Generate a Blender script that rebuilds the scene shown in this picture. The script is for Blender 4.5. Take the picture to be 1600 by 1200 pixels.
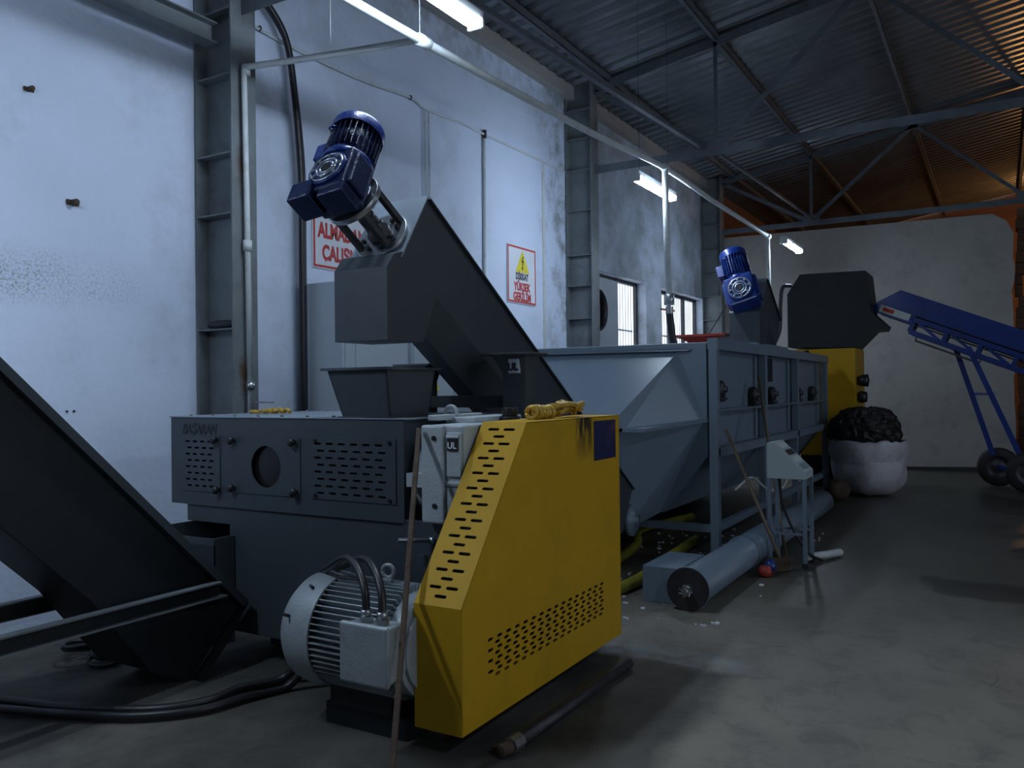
import bpy, bmesh, math, random
from mathutils import Vector, Matrix
random.seed(7)
R = math.radians
S = bpy.context.scene
COL = S.collection
for o in list(bpy.data.objects): bpy.data.objects.remove(o)

# ------------------------------------------------------------------ camera
cd = bpy.data.cameras.new('camera'); cam = bpy.data.objects.new('camera', cd); COL.objects.link(cam)
rows = ((0.50870688, 0.0, -0.86093978), (-0.8608627, -0.01338129, -0.50866133), (-0.01152049, 0.99991047, -0.00680716))
M = Matrix(rows).to_4x4(); M.translation = (0, 0, 1.6)
cam.matrix_world = M
cd.sensor_width = 36; cd.lens = 1293 * 36 / 1600; cd.clip_start = 0.05; cd.clip_end = 200
S.camera = cam
# ------------------------------------------------------------------ world + exposure
w = bpy.data.worlds.new('world'); S.world = w; w.use_nodes = True
bg = w.node_tree.nodes['Background']; bg.inputs[0].default_value = (0.74, 0.84, 1.0, 1); bg.inputs[1].default_value = 0.8
S.view_settings.view_transform = 'Standard'; S.view_settings.look = 'None'
S.view_settings.exposure = 1.50; S.view_settings.gamma = 1.0; S.view_settings.use_curve_mapping = False
LAMP_E = 34.0          # fluorescent tube emission
LAMP_C = (0.66, 0.81, 1.0)
SODIUM_W = 55.0

# ------------------------------------------------------------------ materials
MATS = {}
def mat(name, col, rough=0.55, metal=0.0, var=0.12, scale=5.0, bump=0.0, bscale=40.0, dirt=None, dirt_amt=0.5, dirt_scale=2.5, rvar=0.0, coat=0.0, streak=None, spec=0.5):
    m = bpy.data.materials.new(name); m.use_nodes = True; nt = m.node_tree; N = nt.nodes; L = nt.links
    b = N['Principled BSDF']; b.inputs['Roughness'].default_value = rough; b.inputs['Metallic'].default_value = metal
    b.inputs['Specular IOR Level'].default_value = spec
    if coat: b.inputs['Coat Weight'].default_value = coat; b.inputs['Coat Roughness'].default_value = 0.15
    g = N.new('ShaderNodeNewGeometry')
    n = N.new('ShaderNodeTexNoise'); n.inputs['Scale'].default_value = scale; n.inputs['Detail'].default_value = 6; n.inputs['Roughness'].default_value = 0.65
    L.new(g.outputs['Position'], n.inputs['Vector'])
    mx = N.new('ShaderNodeMix'); mx.data_type = 'RGBA'
    mr = N.new('ShaderNodeMapRange'); mr.inputs[1].default_value = 0.3; mr.inputs[2].default_value = 0.7
    L.new(n.outputs['Fac'], mr.inputs[0]); L.new(mr.outputs[0], mx.inputs[0])
    c = Vector(col)
    mx.inputs[6].default_value = (*(c * (1 - var)), 1); mx.inputs[7].default_value = (*[min(1, v) for v in c * (1 + var)], 1)
    out = mx.outputs[2]
    if dirt:
        n2 = N.new('ShaderNodeTexNoise'); n2.inputs['Scale'].default_value = dirt_scale; n2.inputs['Detail'].default_value = 9; n2.inputs['Roughness'].default_value = 0.7
        if streak:
            mp = N.new('ShaderNodeMapping'); mp.inputs['Scale'].default_value = streak
            L.new(g.outputs['Position'], mp.inputs[0]); L.new(mp.outputs[0], n2.inputs['Vector'])
        else: L.new(g.outputs['Position'], n2.inputs['Vector'])
        m2 = N.new('ShaderNodeMapRange'); m2.inputs[1].default_value = 0.52; m2.inputs[2].default_value = 0.72; m2.inputs[4].default_value = dirt_amt
        L.new(n2.outputs['Fac'], m2.inputs[0])
        mx2 = N.new('ShaderNodeMix'); mx2.data_type = 'RGBA'; L.new(m2.outputs[0], mx2.inputs[0]); L.new(out, mx2.inputs[6]); mx2.inputs[7].default_value = (*dirt, 1)
        out = mx2.outputs[2]
    L.new(out, b.inputs['Base Color'])
    if rvar:
        m3 = N.new('ShaderNodeMapRange'); m3.inputs[3].default_value = rough - rvar; m3.inputs[4].default_value = rough + rvar
        L.new(n.outputs['Fac'], m3.inputs[0]); L.new(m3.outputs[0], b.inputs['Roughness'])
    if bump:
        n4 = N.new('ShaderNodeTexNoise'); n4.inputs['Scale'].default_value = bscale; n4.inputs['Detail'].default_value = 5
        L.new(g.outputs['Position'], n4.inputs['Vector'])
        bp = N.new('ShaderNodeBump'); bp.inputs['Strength'].default_value = bump; bp.inputs['Distance'].default_value = 0.02
        L.new(n4.outputs['Fac'], bp.inputs['Height']); L.new(bp.outputs[0], b.inputs['Normal'])
    MATS[name] = m
    return m
def emis(name, col, s):
    m = bpy.data.materials.new(name); m.use_nodes = True; nt = m.node_tree
    b = nt.nodes['Principled BSDF']; b.inputs['Base Color'].default_value = (*col, 1); b.inputs['Emission Color'].default_value = (*col, 1); b.inputs['Emission Strength'].default_value = s
    return m
SL = mat('slate_paint', (0.050, 0.062, 0.073), 0.45, 0, 0.10, 3, 0.08, 160, spec=.4)
SLD = mat('dark_slate_paint', (0.014, 0.019, 0.022), 0.5, 0, 0.12, 4, 0.1, 120, spec=.3)
GREY = mat('machine_grey', (0.22, 0.265, 0.31), 0.42, 0, 0.08, 2.5, 0.06, 120, dirt=(0.12, 0.13, 0.14), dirt_amt=0.35)
TANK = mat('tank_grey', (0.17, 0.225, 0.285), 0.40, 0, 0.06, 2.5, 0.05, 120, dirt=(0.12, 0.13, 0.15), dirt_amt=0.3)
PALE = mat('pale_casting', (0.42, 0.47, 0.49), 0.5, 0, 0.1, 6, 0.25, 60, dirt=(0.10, 0.11, 0.11), dirt_amt=0.5)
PANEL = mat('cabinet_grey', (0.40, 0.46, 0.52), 0.45, 0, 0.05, 2)
MOTORG = mat('motor_grey', (0.33, 0.37, 0.39), 0.42, 0.15, 0.12, 7, 0.15, 80, dirt=(0.05, 0.05, 0.05), dirt_amt=0.5)
YEL = mat('yellow_paint', (0.54, 0.305, 0.010), 0.55, 0, 0.07, 3, 0.08, 150, dirt=(0.36, 0.23, 0.02), dirt_amt=0.4, spec=.25)
BLUE = mat('blue_paint', (0.008, 0.035, 0.21), 0.3, 0.1, 0.15, 8, 0.1, 80, dirt=(0.01, 0.015, 0.04), dirt_amt=0.6, coat=0.3)
BLUED = mat('dark_blue_casting', (0.005, 0.016, 0.075), 0.35, 0.2, 0.2, 10, 0.3, 60, dirt=(0.01, 0.012, 0.02), dirt_amt=0.7)
STEEL = mat('worn_steel', (0.42, 0.44, 0.46), 0.33, 0.9, 0.2, 12, 0.1, 70, dirt=(0.08, 0.07, 0.06), dirt_amt=0.6)
DSTEEL = mat('dark_steel', (0.055, 0.055, 0.06), 0.45, 0.5, 0.25, 9, 0.2, 60)
COLM = mat('column_steel', (0.17, 0.19, 0.20), 0.5, 0.1, 0.2, 3, 0.1, 60, dirt=(0.05, 0.05, 0.052), dirt_amt=0.75, dirt_scale=1.6)
TRUSS = mat('truss_steel', (0.11, 0.125, 0.145), 0.55, 0.1, 0.25, 3, 0.1, 60, dirt=(0.04, 0.04, 0.045), dirt_amt=0.6)
ROOF = mat('galvanised_sheet', (0.19, 0.205, 0.22), 0.33, 0.6, 0.2, 1.2, 0.03, 30, dirt=(0.08, 0.08, 0.085), dirt_amt=0.5, dirt_scale=0.9)
WALL = mat('plaster_wall', (0.66, 0.74, 0.89), 0.85, 0, 0.04, 0.7, 0.35, 18, dirt=(0.40, 0.44, 0.48), dirt_amt=0.55, dirt_scale=0.8)
WALLB = mat('grey_render', (0.33, 0.32, 0.30), 0.9, 0, 0.08, 1.2, 0.4, 14, dirt=(0.16, 0.16, 0.165), dirt_amt=0.5)
PIPE = mat('white_plastic', (0.62, 0.66, 0.66), 0.4, 0, 0.06, 4, dirt=(0.32, 0.30, 0.26), dirt_amt=0.5, dirt_scale=6)
RUB = mat('black_rubber', (0.018, 0.018, 0.02), 0.42, 0, 0.2, 20)
BLACK = mat('black_plastic', (0.012, 0.012, 0.014), 0.4, 0, 0.1, 10)
VOID = mat('interior_shade', (0.006, 0.006, 0.007), 0.9, 0, 0.0, 10)  # near black standing in for the shade inside openings
WHITE = mat('white_sheet', (0.72, 0.75, 0.80), 0.5, 0, 0.03, 3)
REDP = mat('red_print', (0.52, 0.035, 0.03), 0.55, 0, 0.08, 8)
REDPL = mat('red_plastic', (0.35, 0.035, 0.02), 0.45, 0, 0.15, 9)
YSIGN = mat('yellow_print', (0.80, 0.66, 0.03), 0.5, 0, 0.03, 6)
RUST = mat('rusty_steel', (0.085, 0.055, 0.038), 0.75, 0.3, 0.35, 14, 0.3, 60)
WOOD = mat('broom_wood', (0.17, 0.13, 0.09), 0.6, 0, 0.2, 9)
TWINE = mat('gold_plastic', (0.50, 0.33, 0.06), 0.3, 0.25, 0.25, 25, 0.3, 60)
ROPE = mat('yellow_cloth', (0.50, 0.30, 0.05), 0.75, 0, 0.3, 40, 0.5, 90)
HOSE = mat('yellow_hose', (0.30, 0.27, 0.03), 0.5, 0, 0.15, 9)
BAG = mat('woven_plastic', (0.55, 0.54, 0.58), 0.6, 0, 0.12, 5, 1.0, 7, dirt=(0.22, 0.20, 0.19), dirt_amt=0.7)
FLAKE = mat('black_flakes', (0.012, 0.011, 0.011), 0.5, 0, 0.4, 30, 0.8, 30)
CREAM = mat('pale_tray', (0.42, 0.50, 0.52), 0.4, 0, 0.04, 3)
POSTER = mat('blue_poster', (0.012, 0.022, 0.085), 0.4, 0, 0.6, 14, dirt=(0.16, 0.07, 0.05), dirt_amt=0.6, dirt_scale=7)
TYRE = mat('tyre_rubber', (0.012, 0.012, 0.013), 0.6, 0, 0.2, 12)
GLASS = mat('smoky_glass', (0.012, 0.012, 0.011), 0.25, 0, 0.5, 10, dirt=(0.035, 0.028, 0.02), dirt_amt=0.6, dirt_scale=7)
LIT = emis('lit_tube', LAMP_C, LAMP_E)
SOD = emis('lit_sodium', (1.0, 0.42, 0.10), 8)

# soot on the guard beside its poster: real stain, own material with a fixed place
def soot_on(m, x0, x1, z0):
    nt = m.node_tree; N = nt.nodes; L = nt.links; b = N['Principled BSDF']
    src = b.inputs['Base Color'].links[0].from_socket
    g = N.new('ShaderNodeNewGeometry'); s = N.new('ShaderNodeSeparateXYZ'); L.new(g.outputs['Position'], s.inputs[0])
    def mr(sock, a, bb, c=0, d=1):
        n = N.new('ShaderNodeMapRange'); n.inputs[1].default_value = a; n.inputs[2].default_value = bb; n.inputs[3].default_value = c; n.inputs[4].default_value = d; L.new(sock, n.inputs[0]); return n.outputs[0]
    def mul(a, bb):
        n = N.new('ShaderNodeMath'); n.operation = 'MULTIPLY'; L.new(a, n.inputs[0]); L.new(bb, n.inputs[1]); return n.outputs[0]
    nz = N.new('ShaderNodeTexNoise'); nz.inputs['Scale'].default_value = 1; nz.inputs['Detail'].default_value = 5
    mp = N.new('ShaderNodeMapping'); mp.inputs['Scale'].default_value = (38, 8, 7); L.new(g.outputs['Position'], mp.inputs[0]); L.new(mp.outputs[0], nz.inputs['Vector'])
    f = mul(mul(mr(s.outputs[0], x0, x0 + 0.05), mr(s.outputs[0], x1 - 0.04, x1, 1, 0)), mr(s.outputs[2], z0, z0 + 0.14))
    f = mul(f, mr(nz.outputs['Fac'], 0.33, 0.5)); f = mul(f, mr(s.outputs[1], 2.03, 2.06, 1, 0))
    mx = N.new('ShaderNodeMix'); mx.data_type = 'RGBA'; L.new(f, mx.inputs[0]); L.new(src, mx.inputs[6]); mx.inputs[7].default_value = (0.03, 0.025, 0.015, 1)
    L.new(mx.outputs[2], b.inputs['Base Color'])
YELG = YEL.copy(); YELG.name = 'yellow_guard_paint'; soot_on(YELG, 4.09, 4.33, 1.19)

def rust_run(m, c, rad):
    nt = m.node_tree; N = nt.nodes; L = nt.links; b = N['Principled BSDF']; src = b.inputs['Base Color'].links[0].from_socket
    g = N.new('ShaderNodeNewGeometry'); sb = N.new('ShaderNodeVectorMath'); sb.operation = 'SUBTRACT'; sb.inputs[1].default_value = c; L.new(g.outputs['Position'], sb.inputs[0])
    dv = N.new('ShaderNodeVectorMath'); dv.operation = 'DIVIDE'; dv.inputs[1].default_value = rad; L.new(sb.outputs[0], dv.inputs[0])
    ln = N.new('ShaderNodeVectorMath'); ln.operation = 'LENGTH'; L.new(dv.outputs[0], ln.inputs[0])
    n = N.new('ShaderNodeTexNoise'); n.inputs['Scale'].default_value = 14; n.inputs['Detail'].default_value = 6; L.new(g.outputs['Position'], n.inputs['Vector'])
    ad = N.new('ShaderNodeMath'); ad.operation = 'ADD'; L.new(ln.outputs['Value'], ad.inputs[0]); L.new(n.outputs['Fac'], ad.inputs[1])
    mr = N.new('ShaderNodeMapRange'); mr.inputs[1].default_value = .7; mr.inputs[2].default_value = 1.4; mr.inputs[3].default_value = .9; mr.inputs[4].default_value = 0; L.new(ad.outputs[0], mr.inputs[0])
    mx = N.new('ShaderNodeMix'); mx.data_type = 'RGBA'; L.new(mr.outputs[0], mx.inputs[0]); L.new(src, mx.inputs[6]); mx.inputs[7].default_value = (.09, .045, .015, 1); L.new(mx.outputs[2], b.inputs['Base Color'])
rust_run(COLM, (4.40, 4.97, 3.32), (.07, .05, .28)); rust_run(COLM, (4.40, 4.97, 1.75), (.07, .05, .22))
def wall_stains(m):
    nt = m.node_tree; N = nt.nodes; L = nt.links; b = N['Principled BSDF']
    g = N.new('ShaderNodeNewGeometry'); s = N.new('ShaderNodeSeparateXYZ'); L.new(g.outputs['Position'], s.inputs[0])
    def mr(sock, a, bb, c=0, d=1):
        n = N.new('ShaderNodeMapRange'); n.inputs[1].default_value = a; n.inputs[2].default_value = bb; n.inputs[3].default_value = c; n.inputs[4].default_value = d; L.new(sock, n.inputs[0]); return n.outputs[0]
    def mul(a, bb):
        n = N.new('ShaderNodeMath'); n.operation = 'MULTIPLY'; L.new(a, n.inputs[0]); L.new(bb, n.inputs[1]); return n.outputs[0]
    def nz(sc, d=6):
        n = N.new('ShaderNodeTexNoise'); n.inputs['Scale'].default_value = sc; n.inputs['Detail'].default_value = d; n.inputs['Roughness'].default_value = .7; L.new(g.outputs['Position'], n.inputs['Vector']); return n.outputs['Fac']
    def band(i, a, a2, b2, bb): return mul(mr(s.outputs[i], a, a2), mr(s.outputs[i], b2, bb, 1, 0))
    def put(f, col):
        src = b.inputs['Base Color'].links[0].from_socket; mx = N.new('ShaderNodeMix'); mx.data_type = 'RGBA'
        L.new(f, mx.inputs[0]); L.new(src, mx.inputs[6]); mx.inputs[7].default_value = (*col, 1); L.new(mx.outputs[2], b.inputs['Base Color'])
    big = mr(nz(1.3, 3), .40, .62)
    put(mul(mul(band(0, 1.6, 2.6, 3.2, 4.0), band(2, 2.15, 2.3, 2.4, 2.6)), mul(mr(nz(55, 9), .46, .60), mr(nz(2.5), .35, .6, .2, .8))), (.16, .18, .17))   # mould band on the left wall
    put(mul(mul(band(0, 9.8, 10.5, 10.75, 10.9), mr(s.outputs[2], 5.9, 5.2, 1, 1)), mr(nz(3.2, 9), .48, .66, 0, .75)), (.13, .14, .13))           # grime beside the middle column
    put(mul(mr(s.outputs[0], 10.9, 11.4), mr(nz(1.6, 9), .36, .66, .25, .8)), (.20, .23, .24))
    put(mul(mr(s.outputs[2], 5.25, 5.8), mr(nz(4, 9), .40, .62, 0, .6)), (.16, .17, .17))                                                       # patchy darker tone under the ring beam
wall_stains(WALL)
def brick_mat():
    m = bpy.data.materials.new('raw_brick'); m.use_nodes = True; nt = m.node_tree; N = nt.nodes; L = nt.links; b = N['Principled BSDF']
    g = N.new('ShaderNodeNewGeometry'); mp = N.new('ShaderNodeMapping'); mp.inputs['Rotation'].default_value = (R(90), 0, 0)
    L.new(g.outputs['Position'], mp.inputs[0])
    t = N.new('ShaderNodeTexBrick'); t.inputs['Scale'].default_value = 3.2; t.inputs['Color1'].default_value = (0.20, 0.10, 0.06, 1); t.inputs['Color2'].default_value = (0.14, 0.075, 0.05, 1); t.inputs['Mortar'].default_value = (0.16, 0.13, 0.11, 1)
    L.new(mp.outputs[0], t.inputs['Vector']); L.new(t.outputs['Color'], b.inputs['Base Color']); b.inputs['Roughness'].default_value = 0.9
    return m
BRICK = brick_mat()

def floor_mat():
    m = bpy.data.materials.new('wet_concrete'); m.use_nodes = True; nt = m.node_tree; N = nt.nodes; L = nt.links; b = N['Principled BSDF']
    g = N.new('ShaderNodeNewGeometry')
    def noise(sc, det=8, ro=0.65, dist=0.0):
        n = N.new('ShaderNodeTexNoise'); n.inputs['Scale'].default_value = sc; n.inputs['Detail'].default_value = det; n.inputs['Roughness'].default_value = ro; n.inputs['Distortion'].default_value = dist
        L.new(g.outputs['Position'], n.inputs['Vector']); return n.outputs['Fac']
    def mr(s, a, bb, c=0, d=1):
        n = N.new('ShaderNodeMapRange'); n.inputs[1].default_value = a; n.inputs[2].default_value = bb; n.inputs[3].default_value = c; n.inputs[4].default_value = d; L.new(s, n.inputs[0]); return n.outputs[0]
    def mix(f, a, c):
        n = N.new('ShaderNodeMix'); n.data_type = 'RGBA'; L.new(f, n.inputs[0])
        if isinstance(a, tuple): n.inputs[6].default_value = (*a, 1)
        else: L.new(a, n.inputs[6])
        n.inputs[7].default_value = (*c, 1); return n.outputs[2]
    c = mix(mr(noise(1.1), 0.35, 0.65), (0.27, 0.245, 0.20), (0.185, 0.17, 0.14))
    c = mix(mr(noise(4.5, 9, 0.7, 0.5), 0.5, 0.68, 0, 0.55), c, (0.085, 0.082, 0.075))
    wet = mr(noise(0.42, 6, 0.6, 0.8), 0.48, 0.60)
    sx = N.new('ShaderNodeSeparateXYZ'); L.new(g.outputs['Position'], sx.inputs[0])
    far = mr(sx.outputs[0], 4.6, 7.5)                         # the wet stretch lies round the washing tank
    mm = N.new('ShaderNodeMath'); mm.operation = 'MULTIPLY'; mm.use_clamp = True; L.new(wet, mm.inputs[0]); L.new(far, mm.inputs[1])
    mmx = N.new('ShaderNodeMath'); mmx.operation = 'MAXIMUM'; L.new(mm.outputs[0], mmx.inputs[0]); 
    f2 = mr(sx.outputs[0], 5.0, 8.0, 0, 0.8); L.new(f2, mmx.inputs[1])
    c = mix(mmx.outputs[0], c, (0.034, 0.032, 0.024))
    c = mix(mr(noise(38, 2, 0.5), 0.77, 0.80, 0, 0.7), c, (0.4, 0.4, 0.38))
    def mul(a_, b_):
        n = N.new('ShaderNodeMath'); n.operation = 'MULTIPLY'; n.use_clamp = True; L.new(a_, n.inputs[0]); L.new(b_, n.inputs[1]); return n.outputs[0]
    def add(a_, b_, k):
        n = N.new('ShaderNodeMath'); n.operation = 'MULTIPLY_ADD'; L.new(a_, n.inputs[0]); n.inputs[1].default_value = k; L.new(b_, n.inputs[2]); return n.outputs[0]
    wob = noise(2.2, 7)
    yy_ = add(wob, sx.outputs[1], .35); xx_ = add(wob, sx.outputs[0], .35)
    oily_shade = mul(mr(yy_, 1.36, 1.52), mr(xx_, 4.70, 4.84, 1, 0))          # old oily slab under the shredder, joint at its edges; dim light painted in
    c = mix(mul(oily_shade, mr(noise(1.3, 8), .30, .62, .95, .55)), c, (0.016, 0.017, 0.016))
    strip = mul(mul(mr(xx_, 4.76, 4.80), mr(xx_, 4.95, 5.12, 1, 0)), mul(mr(yy_, 1.3, 1.7), mr(yy_, 2.6, 2.9, 1, 0)))
    c = mix(mul(strip, mr(noise(6, 8), .38, .55, .1, .9)), c, (0.30, 0.32, 0.32))
    # cracks
    v = N.new('ShaderNodeTexVoronoi'); v.feature = 'DISTANCE_TO_EDGE'; v.inputs['Scale'].default_value = 0.42
    nn = N.new('ShaderNodeTexNoise'); nn.inputs['Scale'].default_value = 2.0; nn.inputs['Detail'].default_value = 6; L.new(g.outputs['Position'], nn.inputs['Vector'])
    vm = N.new('ShaderNodeVectorMath'); vm.operation = 'MULTIPLY_ADD'; vm.inputs[1].default_value = (0.9, 0.9, 0); L.new(nn.outputs['Color'], vm.inputs[0]); L.new(g.outputs['Position'], vm.inputs[2]); L.new(vm.outputs[0], v.inputs['Vector'])
    c = mix(mul(mr(v.outputs['Distance'], 0.0, 0.004, 0.8, 0), mr(noise(.55, 3), .50, .58)), c, (0.02, 0.02, 0.018))
    L.new(c, b.inputs['Base Color'])
    L.new(mr(mmx.outputs[0], 0, 1, 0.72, 0.30), b.inputs['Roughness'])
    bp = N.new('ShaderNodeBump'); bp.inputs['Strength'].default_value = 0.35; bp.inputs['Distance'].default_value = 0.015; L.new(noise(7, 8), bp.inputs['Height']); L.new(bp.outputs[0], b.inputs['Normal'])
    return m
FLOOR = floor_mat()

# ------------------------------------------------------------------ builders
WL = {}
def Vv(*a): return Vector(a)
def frame_for(d):
    d = Vector(d).normalized(); up = Vector((0, 0, 1)) if abs(d.z) < 0.95 else Vector((0, 1, 0))
    x = up.cross(d).normalized(); y = d.cross(x); return x, y, d
class MB:
    def __init__(s): s.b = bmesh.new()
    def box(s, a, c, ax=None):
        """box from corner a to corner c; or centre a, size c, axes ax"""
        if ax is None:
            cen = (Vector(a) + Vector(c)) / 2; sz = [abs(c[i] - a[i]) for i in range(3)]; X, Y, Z = Vv(1, 0, 0), Vv(0, 1, 0), Vv(0, 0, 1)
        else: cen = Vector(a); sz = c; X, Y, Z = [Vector(v).normalized() for v in ax]
        v = []
        for dx in (-.5, .5):
            for dy in (-.5, .5):
                for dz in (-.5, .5): v.append(s.b.verts.new(cen + X * dx * sz[0] + Y * dy * sz[1] + Z * dz * sz[2]))
        for f in ((0, 1, 3, 2), (4, 6, 7, 5), (0, 4, 5, 1), (2, 3, 7, 6), (0, 2, 6, 4), (1, 5, 7, 3)): s.b.faces.new([v[i] for i in f])
        return s
    def bar(s, p, q, w, h=None, side=None):
        """rectangular bar from p to q"""
        p, q = Vector(p), Vector(q); h = h or w; x, y, d = frame_for(q - p)
        if side is not None: x = Vector(side).normalized(); y = d.cross(x)
        return s.box((p + q) / 2, (w, h, (q - p).length), (x, y, d))
    def cyl(s, p, q, r, n=24, r2=None, cap=True):
        p, q = Vector(p), Vector(q); x, y, d = frame_for(q - p); r2 = r if r2 is None else r2
        a = [s.b.verts.new(p + (x * math.cos(t) + y * math.sin(t)) * r) for t in [2 * math.pi * i / n for i in range(n)]]
        c = [s.b.verts.new(q + (x * math.cos(t) + y * math.sin(t)) * r2) for t in [2 * math.pi * i / n for i in range(n)]]
        for i in range(n):
            j = (i + 1) % n; f = s.b.faces.new((a[i], a[j], c[j], c[i])); f.smooth = n > 10
        if cap: s.b.faces.new(a[::-1]); s.b.faces.new(c)
        return s
    def lathe(s, o, d, prof, n=28):
        """profile [(r, t)] spun about axis d from o"""
        o = Vector(o); x, y, d = frame_for(d); rings = []
        for r, t in prof:
            if r <= 1e-6: rings.append([s.b.verts.new(o + d * t)])
            else: rings.append([s.b.verts.new(o + d * t + (x * math.cos(2 * math.pi * i / n) + y * math.sin(2 * math.pi * i / n)) * r) for i in range(n)])
        for A, B in zip(rings, rings[1:]):
            for i in range(n):
                j = (i + 1) % n
                if len(A) == 1 and len(B) == 1: continue
                if len(A) == 1: f = s.b.faces.new((A[0], B[j], B[i]))
                elif len(B) == 1: f = s.b.faces.new((A[i], A[j], B[0]))
                else: f = s.b.faces.new((A[i], A[j], B[j], B[i]))
                f.smooth = True
        return s
    def prism(s, pts, d):
        """extrude closed 3-D polygon pts by vector d"""
        d = Vector(d); a = [s.b.verts.new(Vector(p)) for p in pts]; c = [s.b.verts.new(Vector(p) + d) for p in pts]; n = len(a)
        for i in range(n): s.b.faces.new((a[i], a[(i + 1) % n], c[(i + 1) % n], c[i]))
        s.b.faces.new(a[::-1]); s.b.faces.new(c); return s
    def poly(s, pts): s.b.faces.new([s.b.verts.new(Vector(p)) for p in pts]); return s
    def hexa(s, lo, hi):
        """solid between two polygons with equal vertex counts"""
        a = [s.b.verts.new(Vector(p)) for p in lo]; c = [s.b.verts.new(Vector(p)) for p in hi]; n = len(a)
        for i in range(n): s.b.faces.new((a[i], a[(i + 1) % n], c[(i + 1) % n], c[i]))
        s.b.faces.new(a[::-1]); s.b.faces.new(c); return s
    def tube(s, pts, r, n=12, sub=8, smooth=True):
        P = [Vector(p) for p in pts]
        if smooth and len(P) > 2:
            Q = []; E = [P[0] * 2 - P[1]] + P + [P[-1] * 2 - P[-2]]
            for i in range(1, len(E) - 2):
                for k in range(sub):
                    t = k / sub; a, b, c, d = E[i - 1:i + 3]
                    Q.append(0.5 * ((2 * b) + (c - a) * t + (2 * a - 5 * b + 4 * c - d) * t * t + (3 * b - a - 3 * c + d) * t ** 3))
            P = Q + [P[-1]]
        x = None; rings = []
        for i, p in enumerate(P):
            d = (P[min(i + 1, len(P) - 1)] - P[max(i - 1, 0)]).normalized()
            if x is None: x, y, _ = frame_for(d)
            else: x = (x - d * x.dot(d)).normalized()
            y = d.cross(x)
            rings.append([s.b.verts.new(p + (x * math.cos(2 * math.pi * k / n) + y * math.sin(2 * math.pi * k / n)) * r) for k in range(n)])
        for A, B in zip(rings, rings[1:]):
            for i in range(n): f = s.b.faces.new((A[i], A[(i + 1) % n], B[(i + 1) % n], B[i])); f.smooth = True
        s.b.faces.new(rings[0][::-1]); s.b.faces.new(rings[-1]); return s
    def torus(s, c, ax, Rr, r, n=24, k=10, a0=0, a1=360):
        x, y, d = frame_for(ax); c = Vector(c); full = a1 - a0 >= 360; m = n if full else n + 1
        pts = [c + (x * math.cos(R(a0 + (a1 - a0) * i / n)) + y * math.sin(R(a0 + (a1 - a0) * i / n))) * Rr for i in range(m)]
        if full: pts.append(pts[0])
        return s.tube(pts, r, k, smooth=False)
    def mesh(s, me, mx=None):
        me2 = me.copy()
        if mx is not None: me2.transform(mx)
        s.b.from_mesh(me2); bpy.data.meshes.remove(me2); return s
    def build(s, name, m, parent=None, bevel=0, label=None, cat=None, group=None, kind=None, seg=2):
        bmesh.ops.recalc_face_normals(s.b, faces=s.b.faces[:])
        vs = [v.co for v in s.b.verts]
        lo = Vector([min(v[i] for v in vs) for i in range(3)]); hi = Vector([max(v[i] for v in vs) for i in range(3)])
        org = Vector(((lo.x + hi.x) / 2, (lo.y + hi.y) / 2, lo.z if parent is None else (lo.z + hi.z) / 2))
        bmesh.ops.translate(s.b, verts=s.b.verts[:], vec=-org)
        me = bpy.data.meshes.new(name); s.b.to_mesh(me); s.b.free(); me.materials.append(m)
        o = bpy.data.objects.new(name, me); COL.objects.link(o)
        if parent is not None: o.parent = parent; o.location = org - WL[parent.name]
        else: o.location = org
        WL[o.name] = org
        if bevel:
            md = o.modifiers.new('bevel', 'BEVEL'); md.width = bevel; md.segments = seg; md.limit_method = 'ANGLE'; md.angle_limit = R(35); md.harden_normals = False
        tag(o, label, cat, group, kind); return o
def tag(o, label=None, cat=None, group=None, kind=None):
    if label: o['label'] = label
    if cat: o['category'] = cat
    if group: o['group'] = group
    if kind: o['kind'] = kind
    return o
def thing(name, loc, label, cat, group=None):
    o = bpy.data.objects.new(name, None); COL.objects.link(o); o.location = loc; o.empty_display_size = 0.1
    WL[o.name] = Vector(loc); return tag(o, label, cat, group)
def struct(mb, name, m, parent=None, bevel=0): return mb.build(name, m, parent, bevel, kind=None if parent else 'structure')
def copy_tree(o, loc=None, parent=None, label=None, scale=None):
    c = o.copy(); COL.objects.link(c)
    if parent is not None: c.parent = parent
    if loc is not None: c.location = loc
    if label: c['label'] = label
    for ch in o.children: copy_tree(ch, None, c)
    return c
def holed(outer, holes, th):
    """plate mesh in XY, thickness th, with real holes"""
    cu = bpy.data.curves.new('c', 'CURVE'); cu.dimensions = '2D'; cu.fill_mode = 'BOTH'; cu.extrude = th / 2
    for pts in [outer] + holes:
        sp = cu.splines.new('POLY'); sp.points.add(len(pts) - 1); sp.use_cyclic_u = True
        for p, q in zip(sp.points, pts): p.co = (q[0], q[1], 0, 1)
    o = bpy.data.objects.new('c', cu); COL.objects.link(o); bpy.context.view_layer.update()
    me = bpy.data.meshes.new_from_object(o.evaluated_get(bpy.context.evaluated_depsgraph_get()))
    bpy.data.objects.remove(o); bpy.data.curves.remove(cu); return me
def text(st, size, th=0.002, sx=1.0, shear=0.0, align='CENTER', bold=0.0):
    cu = bpy.data.curves.new('t', 'FONT'); cu.body = st; cu.size = size; cu.extrude = th / 2; cu.align_x = align; cu.align_y = 'CENTER'; cu.shear = shear; cu.offset = bold
    o = bpy.data.objects.new('t', cu); COL.objects.link(o); bpy.context.view_layer.update()
    me = bpy.data.meshes.new_from_object(o.evaluated_get(bpy.context.evaluated_depsgraph_get()))
    bpy.data.objects.remove(o); bpy.data.curves.remove(cu)
    me.transform(Matrix.Diagonal((sx, 1, 1, 1))); return me
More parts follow.
